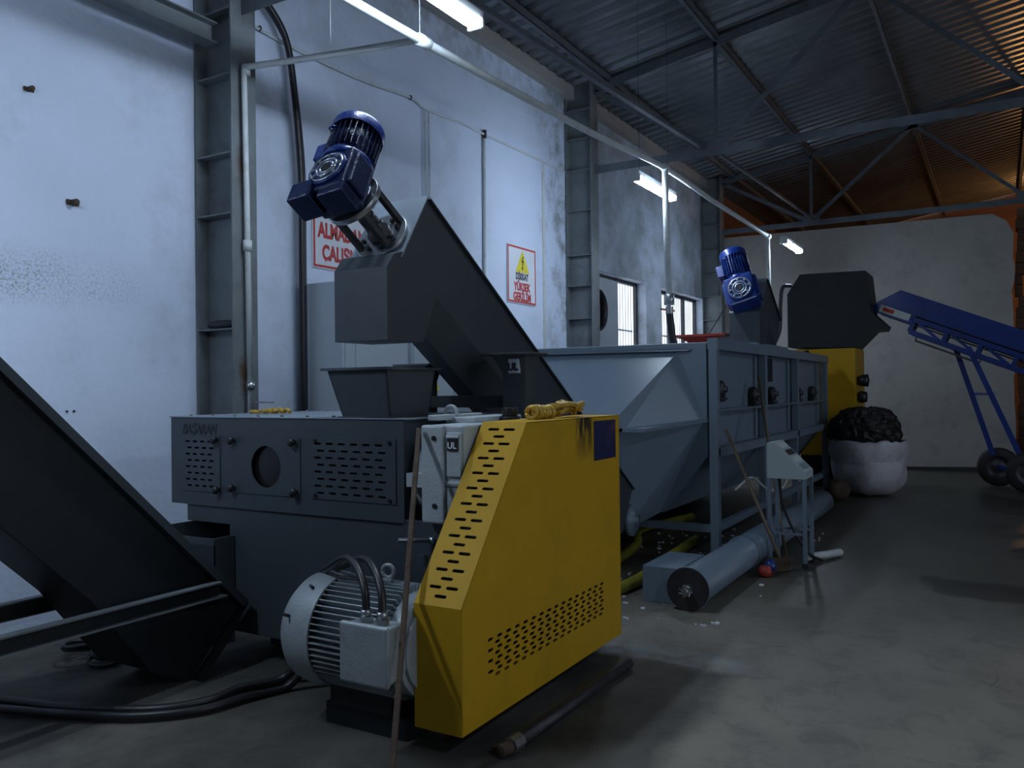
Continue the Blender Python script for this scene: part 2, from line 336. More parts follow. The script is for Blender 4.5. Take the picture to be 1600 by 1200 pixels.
def mx(o, u, v):
    u, v = Vector(u).normalized(), Vector(v).normalized(); n = u.cross(v)
    m = Matrix((u, v, n)).transposed().to_4x4(); m.translation = Vector(o); return m
def slot(cx, cy, wd, ht, n=4):
    r = ht / 2; pts = []
    for i in range(n + 1): t = -math.pi / 2 + math.pi * i / n; pts.append((cx + wd / 2 - r + r * math.cos(t), cy + r * math.sin(t)))
    for i in range(n + 1): t = math.pi / 2 + math.pi * i / n; pts.append((cx - wd / 2 + r + r * math.cos(t), cy + r * math.sin(t)))
    return pts
def circ(cx, cy, r, n=32): return [(cx + r * math.cos(2 * math.pi * i / n), cy + r * math.sin(2 * math.pi * i / n)) for i in range(n)]
NX, PX, NY, PY, UZ = (-1, 0, 0), (1, 0, 0), (0, -1, 0), (0, 1, 0), (0, 0, 1)
# facing -X: u = -Y (screen right), v = +Z ; facing -Y: u = +X, v = +Z

# ================================================================== THE SETTING
WY = 5.4; RX0, RX1, RY0 = -7.0, 27.0, -11.4
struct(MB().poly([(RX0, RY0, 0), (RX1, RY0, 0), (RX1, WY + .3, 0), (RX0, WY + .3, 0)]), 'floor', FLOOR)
# long wall with two window openings
b = MB()
wins = [(11.05, 13.85), (14.62, 17.15)]; z0, z1 = 1.75, 3.46
b.box((RX0, WY, 0), (11.05, WY + .25, 6.0)); b.box((13.85, WY, 0), (14.62, WY + .25, 6.0)); b.box((17.15, WY, 0), (17.6, WY + .25, 6.0))
for a, c in wins: b.box((a, WY, 0), (c, WY + .25, z0)); b.box((a, WY, z1), (c, WY + .25, 6.0))
struct(b, 'wall_left', WALL)
b = MB(); random.seed(3)
struct(MB().box((17.6, WY, 0), (RX1, WY + .25, 6.4)), 'wall_annex_left', BRICK)
# partition (far wall) with a ragged free end, dark plinth
pts = [(17.3, 5.4, 0), (17.3, 5.4, 4.75)]
pts += [(17.3, 0.1, 4.68), (17.3, 0.0, 4.62), (17.3, -0.13, 4.52)]
z = 4.3
while z > 0.2:
    pts.append((17.3, -0.22 + random.uniform(-.025, .03), z)); z -= random.uniform(.12, .3)
pts.append((17.3, -0.22, 0))
struct(MB().prism(pts, (0.18, 0, 0)), 'wall_back', WALLB)
struct(MB().prism([(17.285, 5.3, 0), (17.285, 5.3, .07), (17.285, 3, .10), (17.285, 1.5, .06), (17.285, .4, .09), (17.285, -.2, .05), (17.285, -.2, 0)], (0.016, 0, 0)), 'baseboard_back', DSTEEL)
struct(MB().box((RX1, RY0, 0), (RX1 + .2, WY, 8)), 'wall_annex_end', BRICK)
b = MB(); b.box((RX0, RY0 - .2, 0), (0.5, RY0, 6.2)); b.box((7.0, RY0 - .2, 0), (RX1, RY0, 6.2)); b.box((0.5, RY0 - .2, 4.3), (7.0, RY0, 6.2)); struct(b, 'wall_right', WALLB)   # gate opening added out of view to let in fill daylight
struct(MB().box((RX0 - .2, RY0, 0), (RX0, WY, 8)), 'wall_front', WALLB)
# windows: frame, mullion, bars
def window(name, a, c, muls):
    o = bpy.data.objects.new(name, None); COL.objects.link(o); o.location = ((a + c) / 2, WY + .2, z0); WL[o.name] = Vector(o.location); o['kind'] = 'structure'
    f = MB(); y = WY + .17
    for p, q in (((a, y, z0), (a + .05, y + .06, z1)), ((c - .05, y, z0), (c, y + .06, z1)), ((a, y, z1 - .06), (c, y + .06, z1)), ((a, y, z0), (c, y + .06, z0 + .06))): f.box(p, q)
    for m_ in muls: f.box((m_ - .04, y - .01, z0), (m_ + .04, y + .05, z1))
    f.build('window_frame', DSTEEL, o)
    bars = MB(); x = a + .12
    while x < c: bars.cyl((x, y + .10, z0), (x, y + .10, z1), .010, 8); x += .125
    bars.box((a, y + .09, 2.6), (c, y + .11, 2.63))
    bars.build('window_bars', PIPE, o)
    return o
W1 = window('window_1', 11.05, 13.85, [12.93]); W2 = window('window_2', 14.62, 17.15, [15.55, 16.35])
# fan panel filling the left half of window 1
t = thing('extractor_fan', (12.2, WY + .12, z0), 'round dark extractor fan in a pale panel filling the left window half', 'fan')
y = WY + .13
MB().mesh(holed([(11.12, z0 + .07), (12.88, z0 + .07), (12.88, z1 - .07), (11.12, z1 - .07)], [circ(12.1, 2.86, .34, 40)], .012), mx((0, y, 0), PX, UZ)).build('fan_panel', PANEL, t)
MB().lathe((12.1, y + .01, 2.86), PY, [(.34, -.03), (.34, .10), (.32, .10), (.32, -.03), (.34, -.03)], 40).build('fan_ring', DSTEEL, t)
MB().cyl((12.1, y + .10, 2.86), (12.1, y + .11, 2.86), .335, 40).build('fan_back', BLACK, t)
f = MB(); f.cyl((12.1, y + .02, 2.86), (12.1, y + .07, 2.86), .07)
for k in range(5):
    an = R(72 * k + 20); d = Vv(math.cos(an), .25, math.sin(an)); e = Vv(-math.sin(an), .5, math.cos(an))
    f.prism([Vv(12.1, y + .04, 2.86) + d * .05 - e * .03, Vv(12.1, y + .04, 2.86) + d * .30 - e * .07, Vv(12.1, y + .04, 2.86) + d * .31 + e * .08, Vv(12.1, y + .04, 2.86) + d * .05 + e * .03], (0, .006, 0))
f.build('fan_blades', DSTEEL, t)

# roof: two corrugated slopes
RZ = lambda Y: 6.02 + (5.0 - Y) * 0.16 if Y > -3 else 6.02 + 8 * .16 - (-3 - Y) * .16
def roof_sheet(name, ya, yb):
    s = bmesh.new(); p = 0.25; prof = [(0, 0), (.06, 0), (.085, .055), (.14, .055)]; x = RX0; prev = None
    pts = []
    while x < RX1:
        for a, h in prof: pts.append((x + a * p / .165, h))
        x += p
    for (px, h) in pts:
        a = s.verts.new((px, ya, RZ(ya) + h)); c = s.verts.new((px, yb, RZ(yb) + h))
        if prev: s.faces.new((prev[0], a, c, prev[1]))
        prev = (a, c)
    m_ = MB(); m_.b.free(); m_.b = s; struct(m_, name, ROOF)
roof_sheet('ceiling', -3.0, 5.7); roof_sheet('ceiling_far_slope', -11.5, -3.0)
# ring beam on the wall top
b = MB(); b.box((RX0, 5.28, 5.80), (17.4, 5.42, 5.99)); b.build('trim_1', WALLB, kind='structure')

# ---- columns
def column(X, Zt, ribs, label):
    t = thing('steel_column', (X + .12, 5.2, 0), label, 'column', 'steel columns along the long wall')
    MB().box((X, 4.975, 0), (X + .24, 4.99, Zt)).build('front_flange', COLM, t)
    MB().box((X, 5.37, 0), (X + .24, 5.385, Zt)).build('rear_flange', COLM, t)
    MB().box((X + .105, 4.99, 0), (X + .117, 5.37, Zt)).build('web', COLM, t)
    for z in ribs: MB().box((X + .002, 4.99, z), (X + .105, 5.37, z + .012)).build('stiffener', COLM, t)
    return t
column(4.30, 5.95, [4.93, 4.52, 4.02, 3.42, 2.96, 2.08], 'nearest steel column, left of the cabinet, carrying a white pipe with rust stains')
column(10.70, 5.98, [5.60, 5.18, 4.73, 4.15, 3.51, 3.07, 2.6, 2.2], 'middle steel column standing between the high voltage sign and the barred windows')
column(17.02, 5.98, [5.5, 5.0, 4.5, 4.0, 3.5, 3.0, 2.5], 'farthest steel column in the corner by the grey end wall')
# ---- trusses
def truss(X, zb, label):
    t = thing('roof_truss', (X, 1.0, zb), label, 'truss', 'roof trusses across the hall')
    zt = lambda Y: RZ(Y) - .13
    ang = lambda p, q, w=.06: MB().bar(p, q, w, .012).bar(Vector(p) + Vv(.02, 0, .0), Vector(q) + Vv(.02, 0, 0), .012, w)
    def L(nm, p, q, w=.07):
        p = Vv(X, *p); q = Vv(X, *q); d = (q - p).normalized(); n = d.cross(Vv(1, 0, 0))
        m_ = MB(); m_.box((p + q) / 2 + Vv(-.012, 0, 0), (.008, w, (q - p).length), (Vv(1, 0, 0), n, d)); m_.box((p + q) / 2 + n * (w / 2) + Vv(w / 2 - .012, 0, 0), (w, .008, (q - p).length), (Vv(1, 0, 0), n, d))
        return m_.build(nm, TRUSS, t)
    L('bottom_chord', (4.98, zb), (-10.8, zb), .11)
    L('top_chord', (5.0, zt(5.0)), (-3.0, zt(-3.0)), .12); L('top_chord', (-3.0, zt(-3)), (-10.8, zt(-10.8)), .12)
    nodes = [3.2, -0.45, -4.1, -7.8]; ups = [1.35, -2.3, -6.0]
    L('diagonal', (4.95, zt(4.95) - .05), (3.25, zb + .04), .075)
    for i, n_ in enumerate(nodes):
        L('post', (n_, zb), (n_, zt(n_)), .05)
        if i < 3: L('diagonal', (n_, zb + .04), (ups[i], zt(ups[i])), .075); L('diagonal', (ups[i], zt(ups[i])), (nodes[i + 1], zb + .04), .06)
        MB().box((X - .022, n_ - .16, zb - .05), (X - .014, n_ + .16, zb + .16)).build('gusset_plate', TRUSS, t)
truss(4.42, 4.55, 'nearest roof truss, only its chord end seen at the top of the nearest column')
truss(10.82, 4.73, 'middle roof truss spanning from the middle column above the hanging lamp')
truss(17.2, 4.84, 'farthest roof truss resting along the top of the grey end wall')
for Y, lb in ((4.75, 'roof purlin nearest the long wall'), (3.2, 'roof purlin over the first truss post, second from the wall'), (1.35, 'roof purlin where the truss diagonals meet, third from the wall'), (-0.5, 'roof purlin at the right edge, fourth from the wall')):
    z = RZ(Y); b = MB(); b.box((RX0, Y - .03, z - .12), (RX1, Y - .022, z - .004)); b.box((RX0, Y - .03, z - .012), (RX1, Y + .03, z - .004)); b.box((RX0, Y - .03, z - .12), (RX1, Y + .03, z - .112))
    b.build('roof_purlin', TRUSS, label=lb + ', grey steel', cat='purlin', group='purlins under the roof')
MB().bar((4.4, 3.62, 4.66), (10.8, 3.38, 4.80), .06, .05).build('tie_beam', TRUSS, label='thin steel tie running from the nearest truss to the middle truss below the roof', cat='beam')
MB().bar((10.8, 3.3, 4.80), (17.2, 3.15, 4.90), .04, .04).build('tie_beam', TRUSS, label='thin steel tie running from the middle truss to the farthest truss', cat='beam')
b = MB(); b.box((0.5, 5.12, 4.42), (4.30, 5.26, 4.432)); b.box((0.5, 5.12, 4.27), (4.30, 5.26, 4.282)); b.box((0.5, 5.185, 4.28), (4.30, 5.195, 4.42))
b.build('brace_beam', COLM, label='worn dark steel beam at top left running into the nearest column', cat='beam')

# ================================================================== LAMPS
def lamp(x0, y, z, label, ang=0, wires=True):
    t = thing('hanging_lamp', (x0 + .62, y, z), label, 'lamp', 'twin tube lamps hung over the machines')
    L = 1.25; Zh = z + .055
    MB().box((x0, y - .055, Zh - .045), (x0 + L, y + .055, Zh + .02)).build('lamp_housing', PIPE, t, .008)
    b = MB(); b.prism([(x0 + .03, y + .06 * math.cos(R(k)), z + .005 + .05 * math.sin(R(k))) for k in range(175, 370, 15)], (L - .06, 0, 0)); b.build('diffuser', LIT, t)
    for xx in (x0, x0 + L - .035): MB().box((xx, y - .064, z - .048), (xx + .035, y + .064, z + .03)).build('end_cap', PIPE, t, .012)
    b = MB()
    for q in (.15, L - .15): b.cyl((x0 + q, y, Zh + .01), (x0 + q, y, RZ(y) - .01), .0025, 6)
    b.build('suspension_wire', PIPE if x0 < 5 else DSTEEL, t)
    return t
lamp(3.50, 3.05, 4.10, 'large bright tube lamp at the top of the picture beside the white pipe')
lamp(8.72, 3.52, 3.98, 'bright tube lamp hanging in front of the windows, crossed by the white drop pipe')
lamp(14.0, 3.05, 4.00, 'small far tube lamp hanging in front of the grey end wall')
lamp(0.6, 3.9, 3.35, 'tube lamp out of view at the upper left beside the long wall')
lamp(1.2, -2.4, 4.2, 'added fill tube lamp out of view to the right of the camera, nearer of two')  # added as fill for the faces turned to the room
lamp(9.5, -3.4, 4.3, 'added fill tube lamp out of view to the right of the camera, farther of two')  # second added fill lamp, for the farther machines
# sodium lamp in the annex
t = thing('sodium_lamp', (23.5, -1.6, 4.6), 'orange sodium lamp out of view behind the grey end wall', 'lamp')
MB().lathe((23.5, -1.6, 4.6), UZ, [(.0, -.02), (.05, 0), (.06, .06), (.03, .14), (0, .15)]).build('bulb', SOD, t)
MB().lathe((23.5, -1.6, 4.70), UZ, [(.10, 0), (.08, .10), (.04, .16), (0, .16)]).build('lamp_cap', DSTEEL, t)
MB().cyl((23.5, -1.6, 4.85), (23.5, -1.6, RZ(-1.6)), .01, 8).build('rod', DSTEEL, t)
ld = bpy.data.lights.new('sodium_light', 'POINT'); ld.energy = SODIUM_W; ld.color = (1.0, 0.47, 0.16); ld.shadow_soft_size = .09
lo = bpy.data.objects.new('sodium_light', ld); COL.objects.link(lo); lo.parent = t; lo.location = (0, 0, -.12)

# ================================================================== PIPES, CABLES, SIGNS ON THE LONG WALL
t = thing('air_pipe', (8.0, 3.5, 4.1), 'white plastic pipe from the near column across and along the hall under the lamps', 'pipe')
MB().tube([(4.42, 4.93, 1.56), (4.40, 4.93, 3.2), (4.385, 4.93, 4.06)], .022, 12, smooth=False).build('riser', PIPE, t)
MB().tube([(4.39, 4.93, 4.08), (4.50, 4.45, 4.075), (4.62, 4.0, 4.085), (4.74, 3.53, 4.10)], .024, 12).build('cross_pipe', PIPE, t)
MB().tube([(1.5, 3.56, 4.10), (4.74, 3.53, 4.10), (7.3, 3.40, 4.09), (8.98, 3.26, 4.10), (11.2, 3.32, 4.12), (14.0, 3.30, 4.11)], .032, 14).build('main_pipe', PIPE, t)
for x, y_ in ((4.78, 3.53), (9.0, 3.26), (14.0, 3.30)): MB().cyl((x - .06, y_, 4.10), (x + .06, y_, 4.10), .045, 16).build('fitting', PIPE, t)
for z in (4.02, 2.68): MB().cyl((4.405, 4.93, z), (4.405, 4.93, z + .08), .034, 14).build('fitting', PIPE, t)
MB().tube([(9.0, 3.26, 4.08), (9.0, 3.25, 3.3), (9.0, 3.23, 2.62)], .036, 14, smooth=False).build('drop_pipe', PIPE, t)
MB().cyl((9.0, 3.23, 2.54), (9.0, 3.23, 2.66), .055, 16).cyl((9.0, 3.23, 2.44), (9.0, 3.23, 2.52), .045, 10).build('valve', STEEL, t)
MB().bar((8.98, 3.33, 2.50), (9.0, 3.17, 2.47), .012, .02).build('valve_lever', REDPL, t)
MB().tube([(9.0, 3.23, 2.46), (9.02, 3.21, 2.2), (9.05, 3.18, 2.03)], .042, 14).build('drop_hose', RUB, t)
MB().tube([(14.0, 3.3, 4.1), (14.0, 3.29, 3.2), (14.0, 3.28, 1.9)], .03, 12, smooth=False).build('end_drop', PIPE, t)
b = MB(); b.cyl((4.42, 4.93, 1.42), (4.42, 4.93, 1.58), .028, 10); b.bar((4.42, 4.93, 1.53), (4.60, 4.87, 1.52), .02, .01); b.cyl((4.42, 4.93, 1.62), (4.42, 4.93, 1.68), .034, 12); b.build('tap', STEEL, t)
b = MB()
for x, y_, z in ((4.55, 4.2, 4.16), (4.74, 3.53, 4.14)): b.cyl((x, y_, z), (x, y_, RZ(y_) - .02), .004, 6)
b.build('hanger_wire', PIPE, t)

t = thing('wall_conduit', (8, 5.37, 4.7), 'thin white conduit clipped high along the long wall with drops', 'conduit')
MB().tube([(4.62, 5.37, 4.70), (5.3, 5.37, 4.66), (6.2, 5.37, 4.66), (7.03, 5.37, 4.72), (7.30, 5.37, 4.68), (8.0, 5.37, 4.71), (8.5, 5.37, 4.71), (9.5, 5.37, 4.72), (10.66, 5.37, 4.73)], .013, 10).build('long_run', PIPE, t)
MB().cyl((7.29, 5.375, 4.67), (7.29, 5.375, 3.0), .011, 8).cyl((7.37, 5.375, 4.67), (7.37, 5.375, 3.0), .011, 8).build('double_drop', PIPE, t)
MB().cyl((8.50, 5.375, 4.72), (8.48, 5.375, 2.6), .02, 10).build('single_drop', PIPE, t)
MB().cyl((8.50, 5.37, 4.66), (8.50, 5.37, 4.76), .026, 10).build('open_end', DSTEEL, t)
b = MB()
for x, z in ((4.95, 4.685), (7.03, 4.72), (8.5, 4.71)): b.torus((x, 5.37, z), PX, .02, .006, 12, 6)
b.build('clip', DSTEEL, t)
MB().box((10.0, 5.385, 2.1), (10.06, 5.4, 4.70)).build('cable_trunking', PIPE, label='narrow white trunking strip on the wall right of the high voltage sign', cat='trunking')

t = thing('power_cable', (5.3, 5.25, 1.4), 'thick black power cables curving down the long wall beside the near column', 'cable')
MB().tube([(4.75, 5.30, 4.98), (4.98, 5.27, 4.84), (5.14, 5.25, 4.62), (5.22, 5.25, 4.25), (5.27, 5.25, 3.85), (5.30, 5.25, 3.4), (5.30, 5.25, 2.6), (5.30, 5.25, 1.2), (5.30, 5.25, .06)], .030, 12).build('cable', RUB, t)
MB().tube([(4.70, 5.32, 4.99), (4.95, 5.30, 4.87), (5.18, 5.28, 4.60), (5.27, 5.28, 4.2), (5.33, 5.28, 3.8), (5.355, 5.28, 3.4), (5.355, 5.28, 2.6), (5.355, 5.28, 1.2), (5.355, 5.28, .06)], .022, 12).build('cable', RUB, t)

for (x, z, s, lb) in ((3.02, 3.58, .035, 'upper rusty anchor stub sticking out of the left wall'), (3.31, 2.90, .045, 'lower rusty anchor stub sticking out of the left wall')):
    b = MB(); b.cyl((x, 5.41, z), (x, 5.34, z), s * .5, 8); b.box((x - s, 5.385, z - s * .4), (x + s, 5.40, z + s * .4)); b.build('wall_anchor', RUST, label=lb, cat='anchor', bevel=.006)
for x in (3.26, 3.31): MB().cyl((x, 5.402, 1.488), (x, 5.392, 1.488), .008, 8).build('wall_plug', DSTEEL, label='small dark plug in the left wall above the shredder' if x < 3.3 else 'small dark plug just right of its twin in the left wall', cat='plug')

# warning signs
def sign(x0, x1, za, zb, label, lines, tri=None):
    y = 5.385; t = thing('warning_sign', ((x0 + x1) / 2, y, za), label, 'sign')
    MB().box((x0, y, za), (x1, y + .006, zb)).build('sign_board', WHITE, t)
    fr = holed([(x0 + .01, za + .01), (x1 - .01, za + .01), (x1 - .01, zb - .01), (x0 + .01, zb - .01)], [[(x0 + .032, za + .032), (x1 - .032, za + .032), (x1 - .032, zb - .032), (x0 + .032, zb - .032)]], .002)
    MB().mesh(fr, mx((0, y - .001, 0), PX, UZ)).build('sign_border', REDP, t)
    for (st, cx, cz, size, m_, sx) in lines: MB().mesh(text(st, size, .002, sx, bold=size * .045), mx((cx, y - .001, cz), PX, UZ)).build('lettering', m_, t)
    if tri:
        cx, za_, zb_, hw = tri
        MB().prism([(cx - hw, y - .002, za_), (cx + hw, y - .002, za_), (cx, y - .002, zb_)], (0, .002, 0)).build('hazard_triangle', YSIGN, t, .002)
        h = zb_ - za_; P = lambda a, c: (cx + a * hw, y - .004, za_ + c * h)
        b = MB(); b.prism([P(.05, .75), P(-.18, .45), P(-.02, .47), P(-.08, .22), P(-.17, .22), P(-.03, .08), P(.08, .24), P(0, .24), P(.18, .56), P(.02, .53), P(.17, .75)], (0, .002, 0)); b.build('lightning_bolt', BLACK, t)
sign(5.57, 6.36, 2.74, 3.46, 'white sign with red Turkish lettering behind the blue gear motor', [('YETKİ', 5.90, 3.285, .19, REDP, .72), ('ALMADAN', 5.97, 3.09, .19, REDP, .72), ('ÇALIŞMA', 5.98, 2.885, .19, REDP, .72)])
sign(9.03, 9.78, 2.72, 3.47, 'white high voltage sign with yellow triangle and red border on the long wall', [('DİKKAT', 9.405, 3.07, .12, BLACK, .72), ('YÜKSEK', 9.405, 2.935, .145, REDP, .80), ('GERİLİM', 9.405, 2.805, .145, REDP, .80)], (9.42, 3.13, 3.42, .18))

# electric cabinets at the wall
def cabinet(x0, x1, yf, zt, label, door_x):
    t = thing('electric_cabinet', ((x0 + x1) / 2, (yf + 5.36) / 2, 0), label, 'cabinet', 'grey electric cabinets against the wall')
    MB().box((x0, yf + .02, .08), (x1, 5.36, zt)).build('body', PANEL, t, .006)
    for a, c in zip([x0 + .01] + door_x, door_x + [x1 - .01]): MB().box((a + .006, yf, .12), (c - .006, yf + .02, zt - .03)).build('door', PANEL, t, .004)
    MB().box((x0 + .02, yf + .04, 0), (x1 - .02, 5.34, .08)).build('plinth', BLACK, t)
    b = MB()
    for x in (x0 + .07, x1 - .07): b.torus((x, yf + .1, zt + .035), PX, .025, .007, 16, 8); b.cyl((x, yf + .1, zt), (x, yf + .1, zt + .015), .014, 10)
    b.build('lifting_eye', STEEL, t); return t
cabinet(5.40, 6.30, 4.86, 2.56, 'tall pale grey electric cabinet behind the shredder hopper, left of the two', [5.545])
c2 = cabinet(6.37, 7.45, 4.86, 2.10, 'lower pale grey electric cabinet seen through the gap under the screw conveyor', [7.05])
MB().prism([(6.70, 4.852, 1.60), (6.78, 4.852, 1.60), (6.74, 4.852, 1.68)], (0, .004, 0)).build('hazard_sticker', YSIGN, c2)

# ================================================================== SHREDDER
t = thing('shredder', (3.9, 3.6, 0), 'slate grey box shaped shredder with vent grilles and round sight glass, stencilled name', 'shredder')
# housing: front plate with real openings (u = -Y from Y=4.57)
Yl, Yr, Zb, Zt, Xf, Xb = 4.57, 2.70, .905, 1.448, 3.45, 4.60
def hs(y, z): return (Yl - y, z)
W_ = Yl - Yr
front_holes = [[(.12, 1.01), (.45, 1.01), (.45, 1.32), (.12, 1.32)], circ(Yl - 3.715, 1.165, .128, 40), [(1.22, 1.02), (1.80, 1.02), (1.80, 1.34), (1.22, 1.34)]]
hb = MB(); hb.mesh(holed([(0, Zb), (W_, Zb), (W_, Zt), (0, Zt)], front_holes, .008), mx((Xf, Yl, 0), NY, UZ))
hb.box((Xf + .004, Yl - .008, Zb), (Xb, Yl, Zt)); hb.box((Xf + .004, Yr, Zb), (Xb, Yr + .008, Zt)); hb.box((Xb, Yr, Zb), (Xb + .008, Yl, Zt)); hb.box((Xf + .004, Yr, Zb), (Xb, Yl, Zb + .008))
hb.build('housing', SL, t, .002)
MB().box((Xf - .012, Yr - .04, Zt), (Xb + .01, Yl + .01, Zt + .008)).build('top_plate', GREY, t, .002)
b = MB()
for i in range(9): b.cyl((Xf + .03, Yl - .15 - i * .2, Zt + .008), (Xf + .03, Yl - .15 - i * .2, Zt + .018), .010, 6)
for i in range(6): b.cyl((Xb - .05, Yl - .1 - i * .2, Zt + .008), (Xb - .05, Yl - .1 - i * .2, Zt + .018), .010, 6)
b.build('plate_bolts', STEEL, t)
def vent(y0, y1, za, zb, nc, nr, pitch, nm):
    holes = []; w_ = y0 - y1
    for r in range(nr):
        for c in range(nc):
            cx = .055 + c * pitch + (pitch * .25 if r % 2 == 0 else 0) ; cz = za + .035 + (zb - za - .07) * r / (nr - 1)
            holes.append(slot(cx, cz, pitch * .62, .012, 3))
    return MB().mesh(holed([(0, za), (w_, za), (w_, zb), (0, zb)], holes, .004), mx((Xf - .008, y0, 0), NY, UZ)).build(nm, SL, t)
vent(4.46, 4.11, .99, 1.335, 4, 8, .068, 'vent_panel'); vent(3.36, 2.75, 1.0, 1.345, 6, 8, .088, 'vent_panel')
MB().mesh(holed([(0, 1.0), (.57, 1.0), (.57, 1.335), (0, 1.335)], [circ(.295, 1.165, .122, 40)], .004), mx((Xf - .008, 4.01, 0), NY, UZ)).build('inspection_door', SL, t, .001)
MB().cyl((Xf + .02, 3.715, 1.165), (Xf + .026, 3.715, 1.165), .128, 40).build('sight_glass', GLASS, t)
MB().box((Xf + .05, Yr + .05, Zb + .05), (Xf + .06, Yl - .05, Zt - .03)).build('vent_shade_sheet', VOID, t)  # near-black sheet that paints the shade behind the front openings
for (y_, z) in ((4.135, 1.315), (4.12, 1.01), (3.985, 1.315), (3.985, 1.03), (3.48, 1.315), (3.47, 1.03)):
    b = MB(); b.cyl((Xf - .010, y_, z), (Xf - .028, y_, z), .012, 10); b.lathe((Xf - .026, y_, z), NX, [(0, 0), (.020, 0), (.026, .010), (.024, .022), (0, .024)], 12); b.build('clamp_knob', BLACK, t)
b = MB()
for (y_, z) in ((3.32, 1.325), (2.79, 1.325), (3.32, 1.02), (2.79, 1.02)): b.cyl((Xf - .010, y_, z), (Xf - .020, y_, z), .011, 8)
b.build('panel_bolts', BLACK, t)
MB().mesh(text('BAŞARAN', .088, .002, .78, .25, 'LEFT', .0022), mx((Xf - .0055, 4.46, 1.375), NY, UZ)).build('stencilled_name', BLACK, t)
# base
b = MB(); b.box((Xf + .01, 2.70, .16), (Xb - .1, 4.05, Zb)); b.build('base_frame', SL, t, .003)
MB().box((Xf, 2.32, .20), (Xf + .012, 2.72, .925)).build('gear_skirt', SL, t, .002)
for x, y_ in ((Xf + .05, 2.75), (Xf + .3, 3.85), (Xb - .35, 3.85), (Xb - .35, 2.75)): MB().box((x, y_, 0), (x + .2, y_ + .17, .16)).build('foot', SLD, t)
b = MB(); b.box((Xf + .012, 4.05, .80), (Xb - .2, 4.44, Zb)); b.build('left_ledge', SL, t, .002)
b = MB(); b.cyl((Xf, 2.52, .83), (Xf - .16, 2.62, .85), .011, 10); b.lathe((Xf - .0, 2.52, .83), NX, [(.02, 0), (.02, .02), (0, .02)], 12); b.build('lever', STEEL, t)
MB().box((Xf - .03, 2.46, .30), (Xf, 2.60, .76)).build('mounting_bracket', SL, t, .003)
# hopper on top
def frustum(mb, bot, top, zb, zt, th=.008):
    (x0, x1, y0, y1), (X0, X1, Y0, Y1) = bot, top
    A = [(x0, y0), (x1, y0), (x1, y1), (x0, y1)]; B = [(X0, Y0), (X1, Y0), (X1, Y1), (X0, Y1)]
    for i in range(4):
        j = (i + 1) % 4; n = Vector((A[j][1] - A[i][1], A[i][0] - A[j][0], 0)).normalized() * -th
        lo_ = [Vv(*A[i], zb), Vv(*A[j], zb), Vv(*B[j], zt), Vv(*B[i], zt)]
        mb.prism(lo_, n)
    return mb
h = thing('feed_hopper', (3.62, 2.97, 1.456), 'slate grey flared feed hopper standing on the shredder under the discharge chute', 'hopper')
frustum(MB(), (3.46, 3.80, 2.80, 3.13), (3.42, 3.86, 2.79, 3.21), 1.456, 1.725).build('hopper_body', SL, h)
MB().mesh(holed([(3.395, 2.765), (3.885, 2.765), (3.885, 3.235), (3.395, 3.235)], [[(3.43, 2.80), (3.85, 2.80), (3.85, 3.20), (3.43, 3.20)]], .014), mx((0, 0, 1.722), PX, PY)).build('rim', SL, h)
MB().mesh(holed([(3.44, 2.78), (3.82, 2.78), (3.82, 3.15), (3.44, 3.15)], [[(3.47, 2.81), (3.79, 2.81), (3.79, 3.12), (3.47, 3.12)]], .006), mx((0, 0, 1.460), PX, PY)).build('base_flange', SL, h)

# gear reducer casting beside the shredder
g = thing('gear_reducer', (3.9, 2.45, .93), 'pale grey cast gear reducer between the shredder and the yellow guard', 'gearbox')
b = MB(); b.box((3.38, 2.40, .93), (3.44, 2.54, 1.425)); b.box((3.40, 2.29, .93), (4.5, 2.52, 1.425)); b.box((3.385, 2.285, 1.12), (4.5, 2.40, 1.15))
b.build('casting', PALE, g, .012)
MB().box((3.385, 2.30, 1.17), (3.40, 2.385, 1.39)).build('cover_plate', PALE, g, .004)
b = MB(); b.lathe((3.74, 2.52, 1.14), PY, [(.0, 0), (.28, 0), (.28, .07), (.25, .09), (.25, .17), (0, .17)], 40); b.box((3.44, 2.52, 1.10), (3.60, 2.68, 1.17)); b.build('bearing_hub', PALE, g)
b = MB()
for z in (1.36, 1.02): b.cyl((3.38, 2.455, z), (3.372, 2.455, z), .013, 10)
b.build('bolt_holes', BLACK, g)
b = MB(); b.box((3.376, 2.315, 1.30), (3.385, 2.375, 1.36)); b.build('name_plate', BLACK, g)
MB().mesh(text('UL', .045, .002, 1.0, 0, 'CENTER', .001), mx((3.375, 2.345, 1.325), NY, UZ)).build('plate_mark', WHITE, g)
MB().box((3.376, 2.31, 1.365), (3.382, 2.38, 1.378)).build('plate_strip', WHITE, g)
for (x, y_, lb) in ((3.74, 2.60, 'left'), (4.35, 2.26, 'right')):
    b = MB(); b.torus((x, y_, 1.475), PX if lb == 'left' else (.3, -1, 0), .038, .011, 20, 10); b.cyl((x, y_, 1.425), (x, y_, 1.44), .026, 12); b.build('lifting_eye', PALE if lb == 'left' else STEEL, g)
b = MB(); b.cyl((4.0, 2.38, 1.425), (4.0, 2.38, 1.45), .06, 20); b.cyl((4.0, 2.38, 1.45), (4.0, 2.38, 1.50), .045, 20); b.build('filler_cap', BLACK, g, .004)
b = MB(); b.box((3.70, 2.42, 1.425), (4.2, 2.60, 1.455)); b.box((3.55, 2.56, 1.44), (4.0, 2.62, 1.47)); b.build('top_cover', PALE, g, .006)

